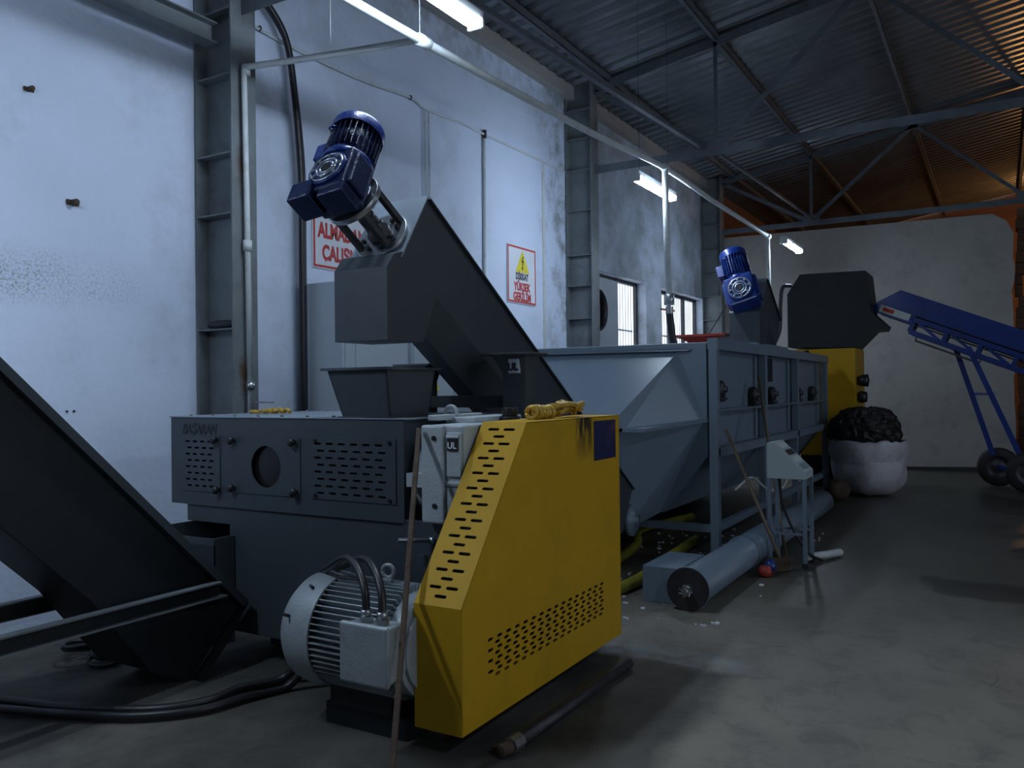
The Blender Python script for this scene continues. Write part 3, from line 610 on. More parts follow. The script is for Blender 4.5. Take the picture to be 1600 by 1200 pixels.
# stand with flared tops behind the hopper carrying the screw conveyor
t = thing('conveyor_support', (4.4, 2.9, 1.456), 'dark frame with two flared posts on the shredder top supporting the inclined screw casing', 'support')
def flared_post(y_, w_, zt, zs):
    b = MB(); b.hexa([(4.34, y_ - w_ / 2, 1.456), (4.46, y_ - w_ / 2, 1.456), (4.46, y_ + w_ / 2, 1.456), (4.34, y_ + w_ / 2, 1.456)], [(4.34, y_ - w_ / 2, zs), (4.46, y_ - w_ / 2, zs), (4.46, y_ + w_ / 2, zs), (4.34, y_ + w_ / 2, zs)])
    b.hexa([(4.34, y_ - w_ / 2, zs), (4.46, y_ - w_ / 2, zs), (4.46, y_ + w_ / 2, zs), (4.34, y_ + w_ / 2, zs)], [(4.31, y_ - w_ / 2 - .02, zt), (4.49, y_ - w_ / 2 - .02, zt), (4.49, y_ + w_ / 2 + .06, zt), (4.31, y_ + w_ / 2 + .06, zt)])
    b.build('post', SL, t); MB().box((4.28, y_ - w_ / 2 - .06, zt), (4.52, y_ + w_ / 2 + .13, zt + .014)).build('head_plate', SL, t, .003)
flared_post(2.55, .16, 1.81, 1.70); flared_post(3.26, .10, 1.76, 1.66)
MB().box((4.36, 2.6, 1.49), (4.44, 3.3, 1.565)).build('cross_beam', SLD, t)
MB().box((4.300, 2.50, 1.70), (4.335, 2.565, 1.785)).build('name_plate', PANEL, t)
MB().mesh(text('UL', .058, .002, 1, 0, 'CENTER', .004), mx((4.298, 2.533, 1.735), NY, UZ)).build('plate_mark', BLACK, t)

# ================================================================== YELLOW DRIVE GUARD
t = thing('drive_guard', (3.9, 2.15, .10), 'large yellow sheet metal drive guard with slotted sloping face', 'guard')
Y0, Y1 = 2.02, 2.275; gp = [(2.965, .10), (4.70, .10), (4.70, 1.437), (3.555, 1.437), (2.965, .650)]
holes = []
for r in range(8):
    n_ = 16 if r % 2 == 0 else 15
    for c in range(16):
        x = 3.20 + c * .0815 + (.0, .041, .0815 * .99, .041)[r % 4] * (1 if r % 2 else .0) ; z = .462 - r * .0245
        if x < 4.46: holes.append(slot(x + (.020 if r % 2 else 0), z, .045, .0145, 3))
b = MB(); b.mesh(holed(gp, holes, .004), mx((0, Y0 + .002, 0), PX, UZ))
b.box((2.963, Y0, .10), (2.967, Y1, .650)); b.box((3.555, Y0, 1.434), (4.70, Y1, 1.438)); b.box((4.698, Y0, .10), (4.702, Y1, 1.437))
for a in ((2.965, .10, 4.70, .14), (4.60, .14, 4.70, 1.43)): b.box((a[0], Y1 - .004, a[1]), (a[2], Y1, a[3]))
b.build('guard_shell', YELG, t)
sd = Vector((3.555 - 2.965, 0, 1.437 - .650)); SLn = sd.length; sd.normalize(); wY = Y1 - Y0; sl = []
for r in range(22):
    v = SLn - .045 - r * .0425
    for u in ((.085, .175) if r % 2 == 0 else (.13,)): sl.append(slot(u - .003, v, .066, .0155, 3))

MB().mesh(holed([(0, 0), (wY, 0), (wY, SLn), (0, SLn)], sl, .004), mx((2.965, Y1, .650), NY, sd)).build('sloping_vent_face', YELG, t)
MB().prism([(2.99, 2.262, .14), (4.65, 2.262, .14), (4.65, 2.262, 1.41), (3.60, 2.262, 1.41), (2.99, 2.262, .60)], (0, .008, 0)).build('shade_back_sheet', VOID, t)  # black sheet added so the guard looks shaded inside
MB().prism([Vv(3.05, 2.03, .70), Vv(3.05, 2.26, .70), Vv(3.62, 2.26, 1.40), Vv(3.62, 2.03, 1.40)], (.004, 0, -.004)).build('slot_shade_sheet', VOID, t)  # second black sheet, paints the dark behind the sloping slots
MB().box((4.335, Y0 - .004, 1.185), (4.64, Y0 - .001, 1.413)).build('safety_poster', POSTER, t)
# golden twine on guard top
t = thing('twine_bundle', (4.15, 2.14, 1.44), 'knotted bundle of shiny gold plastic twine lying on the yellow guard', 'twine')
random.seed(5); b = MB()
for i in range(9):
    x = 3.86 + i * .032; b.torus((x, 2.16, 1.475), (1, random.uniform(-.3, .3), random.uniform(-.2, .2)), .024 + random.uniform(-.003, .008), .014, 14, 8)
for i in range(6):
    p = Vv(4.12, 2.15, 1.47); b.tube([p + Vv(random.uniform(-.05, .1), random.uniform(-.04, .04), random.uniform(-.01, .04)), p + Vv(.12, random.uniform(-.05, .05), random.uniform(-.01, .055)), p + Vv(random.uniform(.2, .30), random.uniform(-.04, .04), random.uniform(-.01, .045))], .017, 9)
b.build('coils', TWINE, t)
t = thing('cloth_strap', (4.0, 4.25, 1.456), 'crumpled yellow cloth strap lying on the shredder top by the column', 'cloth'); b = MB()
for i in range(7):
    p = Vv(3.95 + random.uniform(-.05, .05), 4.05 + i * .045, 1.47); b.tube([p + Vv(-.02, -.05, 0), p + Vv(random.uniform(-.03, .03), 0, random.uniform(.0, .02)), p + Vv(.01, .06, 0)], .012, 8)
b.build('folds', ROPE, t)

# ================================================================== BIG MOTOR
t = thing('main_motor', (3.1, 2.65, .1), 'large grey finned electric motor with terminal box beside the yellow guard', 'motor')
C = Vv(3.10, 0, .43); r = .262
b = MB(); b.cyl(C + Vv(0, 2.36, 0), C + Vv(0, 2.82, 0), r * .86, 48); b.build('stator_body', MOTORG, t)
b = MB()
for k in range(56):
    a = 2 * math.pi * k / 56
    d = Vv(math.cos(a), 0, math.sin(a)); b.box(C + d * (r * .93) + Vv(0, 2.59, 0), (r * .15, .44, .005), (d, Vv(0, 1, 0), d.cross(Vv(0, 1, 0))))
b.build('cooling_fins', MOTORG, t)
b = MB(); b.lathe(C + Vv(0, 2.80, 0), PY, [(r * 1.03, 0), (r * 1.05, .10), (r * 1.0, .17), (r * .86, .215), (r * .5, .225), (0, .225)], 48); b.lathe(C + Vv(0, 2.80, 0), PY, [(r * 1.03, 0), (r * .98, 0), (r * .98, .1), (0, .1)], 48); b.build('fan_cover', MOTORG, t)
b = MB()
for i in range(5): b.torus(C + Vv(0, 3.026, 0), PY, r * (.15 + .13 * i), .003, 36, 6)
b.build('fan_grille', BLACK, t)
b = MB(); b.cyl(C + Vv(0, 2.28, 0), C + Vv(0, 2.37, 0), r * .9, 48); b.cyl(C + Vv(0, 2.26, 0), C + Vv(0, 2.29, 0), r * .8, 32); b.build('drive_end_shield', MOTORG, t, .004)
b = MB(); b.box((2.73, 2.24, .335), (2.76, 2.51, .60)); b.build('terminal_box_lid', MOTORG, t, .016, seg=3)
b = MB(); b.hexa([(2.765, 2.25, .345), (2.765, 2.50, .345), (2.765, 2.50, .59), (2.765, 2.25, .59)], [(2.90, 2.27, .36), (2.90, 2.48, .36), (2.90, 2.48, .58), (2.90, 2.27, .58)]); b.build('terminal_box', MOTORG, t, .008)
for y_ in (2.41, 2.32):
    b = MB(); b.cyl((2.80, y_, .585), (2.80, y_, .615), .030, 6); b.cyl((2.80, y_, .615), (2.80, y_, .645), .024, 16); b.build('cable_gland', STEEL, t)
MB().tube([(2.80, 2.41, .63), (2.815, 2.43, .72), (2.87, 2.52, .80), (2.95, 2.66, .82), (3.03, 2.84, .74), (3.14, 3.0, .66), (3.24, 3.08, .5), (3.30, 3.12, .40)], .018, 12).build('supply_cable', RUB, t)
MB().tube([(2.80, 2.32, .63), (2.82, 2.34, .72), (2.88, 2.43, .80), (2.97, 2.57, .82), (3.05, 2.75, .76), (3.18, 2.98, .66), (3.28, 3.06, .5), (3.34, 3.10, .40)], .018, 12).build('supply_cable', RUB, t)
b = MB(); b.torus((3.1, 2.53, .74), (1, .2, 0), .030, .010, 20, 10); b.cyl((3.1, 2.53, .67), (3.1, 2.53, .71), .024, 12); b.build('lifting_eye', MOTORG, t)
for x in (2.98, 3.16): MB().box((x, 2.42, .10), (x + .06, 2.80, .25)).build('foot', SLD, t, .01)
MB().box((3.0, 2.36, 0), (3.26, 2.84, .10)).build('motor_slide', SLD, t)
b = MB(); b.cyl(C + Vv(.262 * -.9, 2.93, .10), C + Vv(-.262 * 1.08, 2.93, .12), .008, 8); b.cyl((2.95, 2.87, .655), (2.93, 2.87, .67), .008, 8); b.build('cover_screw', BLACK, t)

# rod leaning on the gearbox
MB().bar((2.45, 2.01, 0), (3.355, 2.53, 1.41), .026, .010, side=(0, 1, 0)).build('flat_bar', RUST, label='long rusty flat bar leaning upright against the pale gear reducer', cat='bar')
# pipe on the floor
t = thing('floor_pipe', (3.77, 1.87, 0), 'grey steel pipe with a brass end fitting lying on the floor beside the yellow guard', 'pipe')
MB().cyl((3.20, 1.872, .033), (4.40, 1.850, .033), .032, 20).build('pipe', DSTEEL, t)
b = MB(); b.cyl((3.12, 1.873, .036), (3.20, 1.872, .036), .036, 8); b.build('nut', STEEL, t)
b = MB(); b.cyl((3.06, 1.89, .034), (3.12, 1.873, .034), .03, 14); b.bar((3.10, 1.96, .02), (3.10, 1.87, .03), .02, .02); b.build('hose_coupling', RUST, t, .003)

# ================================================================== OUTFEED CONVEYOR at left
t = thing('outfeed_conveyor', (2.2, 4.1, 0), 'dark inclined conveyor casing rising to the left from the floor before the shredder', 'conveyor')
c45 = math.sqrt(.5); D1 = Vv(-c45, 0, c45)       # up direction
Ya, Yb = 3.90, 4.36
top_lo = Vv(3.402, 0, .351); nrm = Vv(-c45, 0, -c45)
P = [top_lo, top_lo + D1 * 3.4, top_lo + D1 * 3.4 + nrm * .50, top_lo + D1 * .82 + nrm * .50, Vv(2.80, 0, .13), Vv(3.055, 0, .006)]
MB().prism([p + Vv(0, Ya, 0) for p in P], (0, Yb - Ya, 0)).build('casing', SLD, t, .004)
a = top_lo; e = top_lo + D1 * 3.4
b = MB(); b.box((a + e) / 2 + Vv(.006, Ya + .23, .006), (3.4, .56, .045), (D1, Vv(0, 1, 0), D1.cross(Vv(0, 1, 0)))); b.build('cover_lid', SL, t, .002)
b = MB(); b.bar(Vv(3.42, Ya - .035, .355), Vv(3.075, Ya - .035, .006), .012, .09, side=(c45, 0, c45)); b.build('end_flange', SLD, t)
for y_ in (3.86, 4.40):
    s_ = -1 if y_ < 4 else 1
    MB().box((.9, y_ - .004, .448), (3.22, y_ + .004, .522)).build('channel_rail', SLD, t)  # dark web, paler flanges: shade and edge highlights put into the paint
    MB().box((.9, min(y_, y_ + .05 * s_), .522), (3.20, max(y_ + .004, y_ + .05 * s_), .531)).build('rail_flange', COLM, t)
    MB().box((.9, min(y_, y_ + .05 * s_), .44), (3.24, max(y_ + .004, y_ + .05 * s_), .448)).build('rail_flange', COLM, t)
b = MB(); b.bar((1.15, 3.86, .44), (1.15, 3.86, 0), .06); b.bar((1.15, 4.40, .44), (1.15, 4.40, 0), .06); b.build('leg', SLD, t)
# intake box under shredder's left end
b = MB(); b.box((3.30, 4.00, .44), (3.31, 4.50, .70)); b.box((3.31, 4.49, .3), (3.95, 4.50, .78)); b.prism([(3.30, 4.50, .735), (3.30, 4.02, .74), (3.30, 4.02, .12), (3.30, 4.50, .3)], (.012, 0, 0)); b.box((3.30, 4.0, .1), (3.45, 4.02, .74)); b.build('intake_box', SL, t)
b = MB(); b.bar((3.42, 4.62, .78), (3.28, 4.9, .5), .03); b.build('brace', SLD, t)

# ================================================================== SCREW CONVEYORS
def screw_conveyor(off, sc, label, length, big=True, ds=1.0, gap=0.33, tilt=10, P_=.285, lean=0, mr_=1.28):
    t = thing('screw_conveyor', Vv(3.65, 3.0, 1.87) * sc + Vector(off), label, 'conveyor')
    O = Vector(off); th = R(33.5); T = lambda x, y, z: O + Vv(x, y, z) * sc
    u = Vv(math.cos(th), 0, -math.sin(th)); n = Vv(-math.sin(th), 0, -math.cos(th)); Ys, Ye = 2.83, 3.20
    T0 = Vv(3.85, 0, 2.70)
    sec = [(0, Ys), (.42, Ys), (.58, Ys + .12), (.58, Ye - .12), (.42, Ye), (0, Ye)]
    A = [T(*(T0 + n * d + Vv(0, y_, 0))) for d, y_ in sec]
    MB().prism(A, u * length * sc).build('trough', SL, t, .002)
    b = MB(); c = T0 + u * length / 2 - n * .004; b.box(T(c.x, (Ys + Ye) / 2, c.z), (length * sc, (Ye - Ys + .05) * sc, .010 * sc), (u, Vv(0, 1, 0), u.cross(Vv(0, 1, 0)))); b.build('cover_lid', SL, t)
    c = T0 + n * .21 - u * .004
    MB().box(T(c.x, (Ys + Ye) / 2, c.z), (.008 * sc, (Ye - Ys + .012) * sc, .46 * sc), (u, Vv(0, 1, 0), n)).build('end_plate', GREY, t)
    # chute
    pr = [(3.48, 1.875), (3.80, 1.875), (3.93, 2.15), (3.80, 2.42), (3.62, 2.37), (3.545, 2.35), (3.48, 2.27)]
    MB().prism([T(x, Ys - .003, z) for x, z in pr], (0, (Ye - Ys + .006) * sc, 0)).build('discharge_chute', SL, t, .002)
    Yc = 3.015
    a0 = -u; P0 = T0 + n * P_ + Vv(0, Yc, 0)
    a = Vv(-math.cos(th - R(lean)), 0, math.sin(th - R(lean))); b0 = Vv(-a.x * 0 + a.z, 0, -a.x)          # motor axis square to the shaft
    bb = b0 * math.cos(R(tilt)) + Vv(0, 1, 0) * math.sin(R(tilt)); yy = a.cross(bb) * -1
    if yy.y < 0: yy = -yy
    Q0 = lambda k, m_=0, y_=0: T(*(P0 + a0 * k + b0 * m_ + Vv(0, y_, 0)))
    G0 = T(*(P0 + a0 * gap))
    Q = lambda k, m_=0, y_=0: G0 + (a * k + bb * m_ + yy * y_) * (sc * ds)
    d_ = sc * ds
    MB().cyl(Q0(0), Q0(.035), .165 * sc, 36).build('mounting_flange', STEEL, t, .003)
    b = MB(); b.cyl(Q0(.035), Q0(.07), .07 * sc, 24); b.cyl(Q0(.03), Q0(gap), .032 * sc, 18)
    if gap > .2: b.cyl(Q0(.13), Q0(.19), .05 * sc, 18)
    b.build('drive_shaft', DSTEEL, t)
    for k in range(4):
        an = R(45 + 90 * k); dy, dm = math.cos(an) * .135, math.sin(an) * .135
        MB().bar(Q0(.03, dm, dy), Q0(gap - .02, dm * .98, dy * .98), .032 * sc, .032 * sc).build('spacer_bar', DSTEEL, t)
    b = MB()
    for k in range(8): an = R(22 + 45 * k); b.cyl(Q0(.035, math.sin(an) * .11, math.cos(an) * .11), Q0(.055, math.sin(an) * .11, math.cos(an) * .11), .014 * sc, 6)
    b.build('flange_bolts', DSTEEL, t)
    MB().cyl(Q0(gap - .035), Q0(gap), .165 * sc, 36).build('upper_flange', STEEL, t, .003)
    ax_ = (a, yy, bb)
    gbx = thing_child('gearbox', Q(.11), t)
    b = MB(); b.box(Q(.115, -.0), (.20 * d_, .26 * d_, .28 * d_), ax_); b.cyl(Q(0), Q(.03), .13 * d_, 28)
    for sy in (-.13, .13): b.box(Q(.12, -.0, sy), (.14 * d_, .05 * d_, .23 * d_), ax_)
    b.build('gear_housing', BLUED if big else BLUE, gbx, .016 * d_, seg=3)
    if big:
        b = MB(); b.box(Q(.16, -.13, .13), (.16 * d_, .14 * d_, .13 * d_), ax_); b.box(Q(.13, -.16, -.05), (.16 * d_, .16 * d_, .06 * d_), ax_); b.build('torque_bracket', BLUED, gbx, .010 * d_)
    MB().cyl(Q(.215), Q(.23), .115 * d_, 36).build('side_cover', BLUE, gbx, .003)
    b = MB(); b.torus(Q(.232), a, .062 * d_, .007 * d_, 32, 8); b.torus(Q(.232), a, .040 * d_, .006 * d_, 28, 8); b.torus(Q(.232), a, .098 * d_, .006 * d_, 32, 8)
    for k in range(8): an = R(45 * k); b.cyl(Q(.23, math.sin(an) * .082, math.cos(an) * .082), Q(.242, math.sin(an) * .082, math.cos(an) * .082), .010 * d_, 6)
    b.build('hub_ring', STEEL, gbx); MB().cyl(Q(.228), Q(.236), .026 * d_, 24).build('hollow_shaft', BLACK, gbx)
    mo = thing_child('motor', Q(.10, .35), t); mm = mr_
    b = MB(); b.cyl(Q(.10, .12), Q(.10, .155), .125 * d_ * mm * .9, 32); b.cyl(Q(.10, .155), Q(.10, .19), .09 * d_ * mm, 28); b.build('motor_flange', BLUE, mo, .004)
    b = MB(); b.cyl(Q(.10, .18), Q(.10, .40), .096 * d_ * mm, 32)
    for k in range(28):
        an = 2 * math.pi * k / 28; c_, s_ = .103 * mm * math.cos(an), .103 * mm * math.sin(an); rd = a * math.cos(an) + yy * math.sin(an)
        b.box(Q(.10 + c_, .29, s_), (.024 * d_, .005 * d_, .205 * d_), (rd, bb.cross(rd), bb))
    b.build('finned_body', BLUED if big else BLUE, mo)
    b = MB(); b.lathe(Q(.10, .37), bb, [(.116 * d_ * mm, 0), (.119 * d_ * mm, .055 * d_), (.113 * d_ * mm, .072 * d_), (.10 * d_ * mm, .080 * d_), (0, .084 * d_)], 36); b.build('fan_cowl', BLUE, mo)
    b = MB(); b.box(Q(.12, .26, .13 * mm), (.11 * d_, .07 * d_, .12 * d_), ax_); b.build('terminal_box', BLUE, mo, .008 * d_)
    b = MB(); b.torus(Q(.24, .33, .05), Vv(0, .3, 1), .020 * d_, .005 * d_, 16, 8); b.build('lifting_eye', BLUE, mo)
    return t
def thing_child(name, loc, parent):
    o = bpy.data.objects.new(name, None); COL.objects.link(o); o.parent = parent; o.location = Vector(loc) - WL[parent.name]; o.empty_display_size = .05; WL[o.name] = Vector(loc); return o
screw_conveyor((0, 0, 0), 1.0, 'large slate inclined screw conveyor with dark blue gear motor discharging above the shredder', 3.62)
# second, standing on the washing tank
s2 = .95
screw_conveyor(Vv(9.72 - 3.48 * s2, 2.40 - 2.83 * s2, 2.10 - 1.875 * s2), s2, 'small far screw conveyor with bright blue gear motor on top of the washing tank', .86, False, 1.35, .09, 18, .36, 14, 1.05)

# ================================================================== WASHING TANK
t = thing('washing_tank', (10.4, 3.3, 0), 'long grey blue steel washing tank with framed side and tapering bottom', 'tank')
X0, X1 = 7.62, 13.35; Yn, Yf_ = 2.36, 4.30
sec = [(Yn + .02, 2.02), (Yn + .02, .95), (2.82, .40), (3.85, .40), (Yf_, .95), (Yf_, 2.02)]
b = MB(); b.prism([(X0, y_, z) for y_, z in sec], (X1 - X0, 0, 0)); b.build('tank_body', TANK, t)
# boot receiving the screw: bright sloping roof, side cheek, ledge
F = (6.60, 2.83, 1.375); Bp = (7.62, 2.656, 1.94); 
b = MB(); b.hexa([(6.60, 2.80, 1.22), (7.62, 2.40, 1.30), (7.62, 4.28, 1.30), (6.60, 4.20, 1.22)], [F, Bp, (7.62, 4.28, 1.95), (6.60, 4.20, 1.39)]); b.build('boot_roof', TANK, t)
b = MB(); b.prism([(6.60, 2.60, 1.255), (7.62, 2.37, 1.305), (7.62, 2.9, 1.305), (6.60, 2.9, 1.255)], (0, 0, -.03)); b.build('boot_ledge', TANK, t)
b = MB(); b.hexa([(6.95, 2.95, .30), (7.62, 2.85, .40), (7.62, 4.0, .40), (6.95, 4.0, .30)], [(6.64, 2.84, 1.22), (7.62, 2.42, 1.275), (7.62, 4.25, 1.275), (6.64, 4.15, 1.22)]); b.build('boot_hopper', TANK, t)
b = MB(); b.hexa([(X0 - .05, 2.55, 1.95), (X0 + .1, 2.40, 2.0), (X0 + .1, 4.3, 2.0), (X0 - .05, 4.3, 1.96)], [(X0 + .05, 2.45, 2.01), (X0 + .25, 2.38, 2.04), (X0 + .25, 4.3, 2.04), (X0 + .05, 4.3, 2.02)]); b.build('rim_strip', TANK, t)
for x in (7.66, 9.52, 11.22, 13.31): MB().box((x - .045, 2.28, 0 if x < 7.7 or x > 13 else .95), (x + .045, 2.36, 2.06)).build('frame_post', TANK, t, .003)
for x in (9.52, 11.22): MB().box((x - .04, 2.30, 0), (x + .04, 2.37, .95)).build('leg', TANK, t)
MB().box((7.75, 4.29, 0.02), (13.2, 4.30, .96)).build('reflection_blocker', SLD, t)  # added plate, keeps the wall's reflection off the wet floor
for x in (7.66, 13.31): MB().box((x - .045, 4.25, 0), (x + .045, 4.33, .95)).build('leg', TANK, t)
MB().box((7.62, 2.27, 1.955), (13.36, 2.37, 2.06)).build('top_rail', TANK, t, .003)
MB().box((7.66, 2.27, 1.375), (13.3, 2.38, 1.392)).build('mid_rail', TANK, t)
MB().box((7.66, 2.28, .94), (13.3, 2.36, 1.03)).build('lower_rail', TANK, t, .003)
MB().box((7.66, 2.29, .24), (13.3, 2.35, .31)).build('foot_rail', TANK, t)
MB().box((7.62, 2.36, .24), (7.68, 4.3, .31)).build('foot_rail', TANK, t); 
b = MB(); b.lathe((6.92, 2.86, .42), NY, [(0, -.02), (.14, -.02), (.14, .02), (.09, .02), (.085, .035), (.03, .035), (.03, .06), (0, .06)], 36); b.build('end_bearing', TANK, t)
for x in (9.36, 11.0, 12.95): MB().bar((x, 2.365, 1.94), (x, 2.365, 1.05), .10, .02, side=(1, 0, 0)).build('side_rib', TANK, t)
MB().box((9.85, 2.36, 1.66), (10.15, 2.376, 1.93)).build('instruction_plate', SLD, t)
MB().box((9.66, 2.36, 1.68), (9.74, 2.376, 1.76)).build('latch_plate', BLACK, t)
random.seed(2)
v0 = thing('paddle_bearing', (7.88, 2.36, 1.50), 'dark bearing block on the tank side, nearest of the row', 'bearing', 'paddle bearings along the tank side')
b = MB(); b.box((7.80, 2.30, 1.46), (7.96, 2.375, 1.54)); b.build('pillow_base', BLACK, v0, .006)
b = MB(); b.lathe((7.88, 2.36, 1.58), NY, [(0, 0), (.085, 0), (.085, .05), (.06, .07), (.03, .07), (.03, .10), (0, .10)], 24); b.build('bearing_cap', DSTEEL, v0)
b = MB(); b.cyl((7.84, 2.33, 1.49), (7.84, 2.27, 1.49), .012, 8); b.cyl((7.93, 2.33, 1.49), (7.93, 2.27, 1.49), .012, 8); b.build('bolts', STEEL, v0)
for x, lb in ((9.15, 'dark bearing block on the tank side left of the second post'), (9.98, 'dark bearing block on the tank side under the dark instruction plate'), (11.40, 'dark bearing block on the tank side just right of the third post'), (12.40, 'dark bearing block on the tank side, farthest of the row')):
    copy_tree(v0, (x, 2.36, 1.435), None, lb)
v0.location.z = 1.50
# box under 2nd screw and basin on top
MB().box((9.60, 2.40, 2.022), (11.2, 2.76, 2.11)).build('landing_frame', TANK, label='low grey steel frame on the tank top under the far screw conveyor', cat='frame')
t = thing('red_basin', (9.95, 3.05, 2.06), 'shallow red plastic basin resting on the tank top before the window', 'basin')
frustum(MB(), (9.78, 10.12, 2.95, 3.25), (9.68, 10.22, 2.83, 3.37), 2.13, 2.22, .01).box((9.78, 2.95, 2.12), (10.12, 3.25, 2.13)).build('bowl', REDPL, t)
MB().mesh(holed([(9.64, 2.79), (10.26, 2.79), (10.26, 3.41), (9.64, 3.41)], [[(9.70, 2.85), (10.20, 2.85), (10.20, 3.35), (9.70, 3.35)]], .025), mx((0, 0, 2.225), PX, PY)).build('rim', REDPL, t, .005)
MB().box((9.82, 2.99, 2.021), (10.08, 3.21, 2.12)).build('foot', REDPL, t)
MB().tube([(9.87, 2.72, 2.83), (9.86, 2.85, 2.55), (9.86, 3.02, 2.28), (9.86, 3.12, 2.13)], .006, 8).build('motor_cable', RUB, label='thin black cable hanging from the far blue motor down to the red basin', cat='cable')
b = MB(); b.lathe((9.45, 3.45, 2.04), UZ, [(0, 0), (.07, 0), (.06, .05), (.03, .08), (0, .085)], 16); b.build('plastic_lump', STEEL, label='small grey lump of plastic on the tank rim left of the red basin', cat='lump')
# yellow hoses and floor debris under the tank
MB().tube([(5.6, 3.2, .05), (6.6, 3.0, .05), (7.6, 3.1, .06), (8.5, 3.4, .06), (9.6, 3.2, .06)], .045, 14).build('yellow_hose', HOSE, label='upper yellow hose lying on the floor under the washing tank', cat='hose', group='yellow hoses on the floor')
MB().tube([(5.2, 2.75, .05), (6.1, 2.55, .05), (7.1, 2.62, .05), (8.2, 2.7, .05)], .048, 14).build('yellow_hose', HOSE, label='lower yellow hose lying on the floor nearer the grey drum pipe', cat='hose', group='yellow hoses on the floor')
MB().tube([(7.9, 2.2, .62), (8.3, 2.15, .70), (8.7, 2.1, .55), (9.1, 2.05, .50), (9.5, 2.05, .62), (9.8, 2.1, .85)], .011, 8).build('white_hose', PIPE, label='thin white hose looping below the washing tank behind the broom handle', cat='hose')
b = MB(); random.seed(9)
for i in range(260):
    x = random.uniform(5.2, 9.5); y_ = random.uniform(2.4, 4.4) if random.random() < .8 else random.uniform(1.6, 2.4)
    if 2.05 > y_ > 1.7 and x > 5.6: continue
    s_ = random.uniform(.006, .022); an = random.uniform(0, 3.14); c_, s__ = math.cos(an), math.sin(an)
    b.box((x, y_, s_ * .3), (s_, s_ * 1.8, s_ * .6), ((c_, s__, .1), (-s__, c_, 0), (0, 0, 1)))
b.build('plastic_flakes', WHITE, label='scattered pale plastic flakes on the wet floor around the tank feet', cat='flakes', kind='stuff')

# drum pipe lying on the floor with box
t = thing('screw_tube', (8.0, 1.95, 0), 'long grey round screw tube lying on the floor with a dark end disc', 'tube')
MB().cyl((5.76, 1.95, .156), (10.9, 1.95, .156), .140, 40).build('tube_body', TANK, t)
b = MB(); b.cyl((5.735, 1.95, .156), (5.76, 1.95, .156), .156, 44); b.build('end_disc', DSTEEL, t, .002); MB().torus((5.748, 1.95, .156), PX, .155, .006, 44, 8).build('disc_rim', TANK, t)
b = MB(); b.cyl((5.66, 1.95, .156), (5.74, 1.95, .156), .022, 14); b.cyl((5.70, 1.95, .156), (5.735, 1.95, .156), .042, 6)
for k in range(7): an = R(51 * k); b.tube([(5.70, 1.95, .156), (5.69, 1.95 + .03 * math.cos(an), .156 + .03 * math.sin(an)), (5.68, 1.95 + .05 * math.cos(an + .6), .15 + .04 * math.sin(an + .6))], .007, 6)
b.build('shaft_end', STEEL, t)
MB().box((5.86, 2.05, .0), (6.45, 2.34, .27)).build('inlet_box', TANK, t, .004)
for x in (7.2, 9.0): MB().cyl((x, 1.95, .156), (x + .04, 1.95, .156), .152, 40).build('joint_band', TANK, t)

# ================================================================== CONTROL DESK
t = thing('control_desk', (7.65, 1.64, 0), 'pale sloping control desk on tall thin legs in front of the washing tank', 'control desk')
pr = [(1.805, .785), (1.805, 1.10), (1.74, 1.11), (1.475, .85), (1.475, .785)]
MB().prism([(7.5, y_, z) for y_, z in pr], (.34, 0, 0)).build('desk_box', CREAM, t, .004)
sn = Vv(0, 1.475 - 1.74, .85 - 1.11).normalized(); nn_ = Vv(1, 0, 0).cross(sn)
for k in range(4):
    c = Vv(7.67, 1.74, 1.11) + sn * (.055 + .085 * k) - nn_ * .002
    if nn_.z > 0: c = Vv(7.67, 1.74, 1.11) + sn * (.055 + .085 * k) + nn_ * .002
    MB().box(c, (.25, .06, .004), (Vv(1, 0, 0), sn, nn_)).build('label_panel', (PIPE, DSTEEL, PIPE, GREY)[k], t)
for x, y_ in ((7.52, 1.79), (7.52, 1.49), (7.82, 1.79), (7.82, 1.49)):
    MB().box((x - .016, y_ - .016, .05), (x + .016, y_ + .016, .79)).build('leg', TANK, t)
    b = MB(); b.cyl((x - .012, y_, .028), (x + .012, y_, .028), .028, 16); b.box((x - .018, y_ - .018, .035), (x + .018, y_ + .018, .055)); b.build('castor', DSTEEL, t)
b = MB(); b.bar((7.52, 1.79, .30), (7.52, 1.49, .30), .02); b.bar((7.82, 1.79, .30), (7.82, 1.49, .30), .02); b.bar((7.52, 1.64, .30), (7.82, 1.64, .30), .02); b.build('stretcher', TANK, t)
MB().tube([(7.6, 1.72, .79), (7.62, 1.70, .55), (7.7, 1.62, .30), (7.75, 1.5, .1), (7.9, 1.42, .02)], .012, 8).build('desk_cable', RUB, t)
MB().tube([(7.8, 1.52, .06), (8.0, 1.42, .05), (8.25, 1.32, .04)], .035, 12).build('plastic_sleeve', PIPE, label='short white plastic sleeve on the floor at the control desk feet', cat='sleeve') 

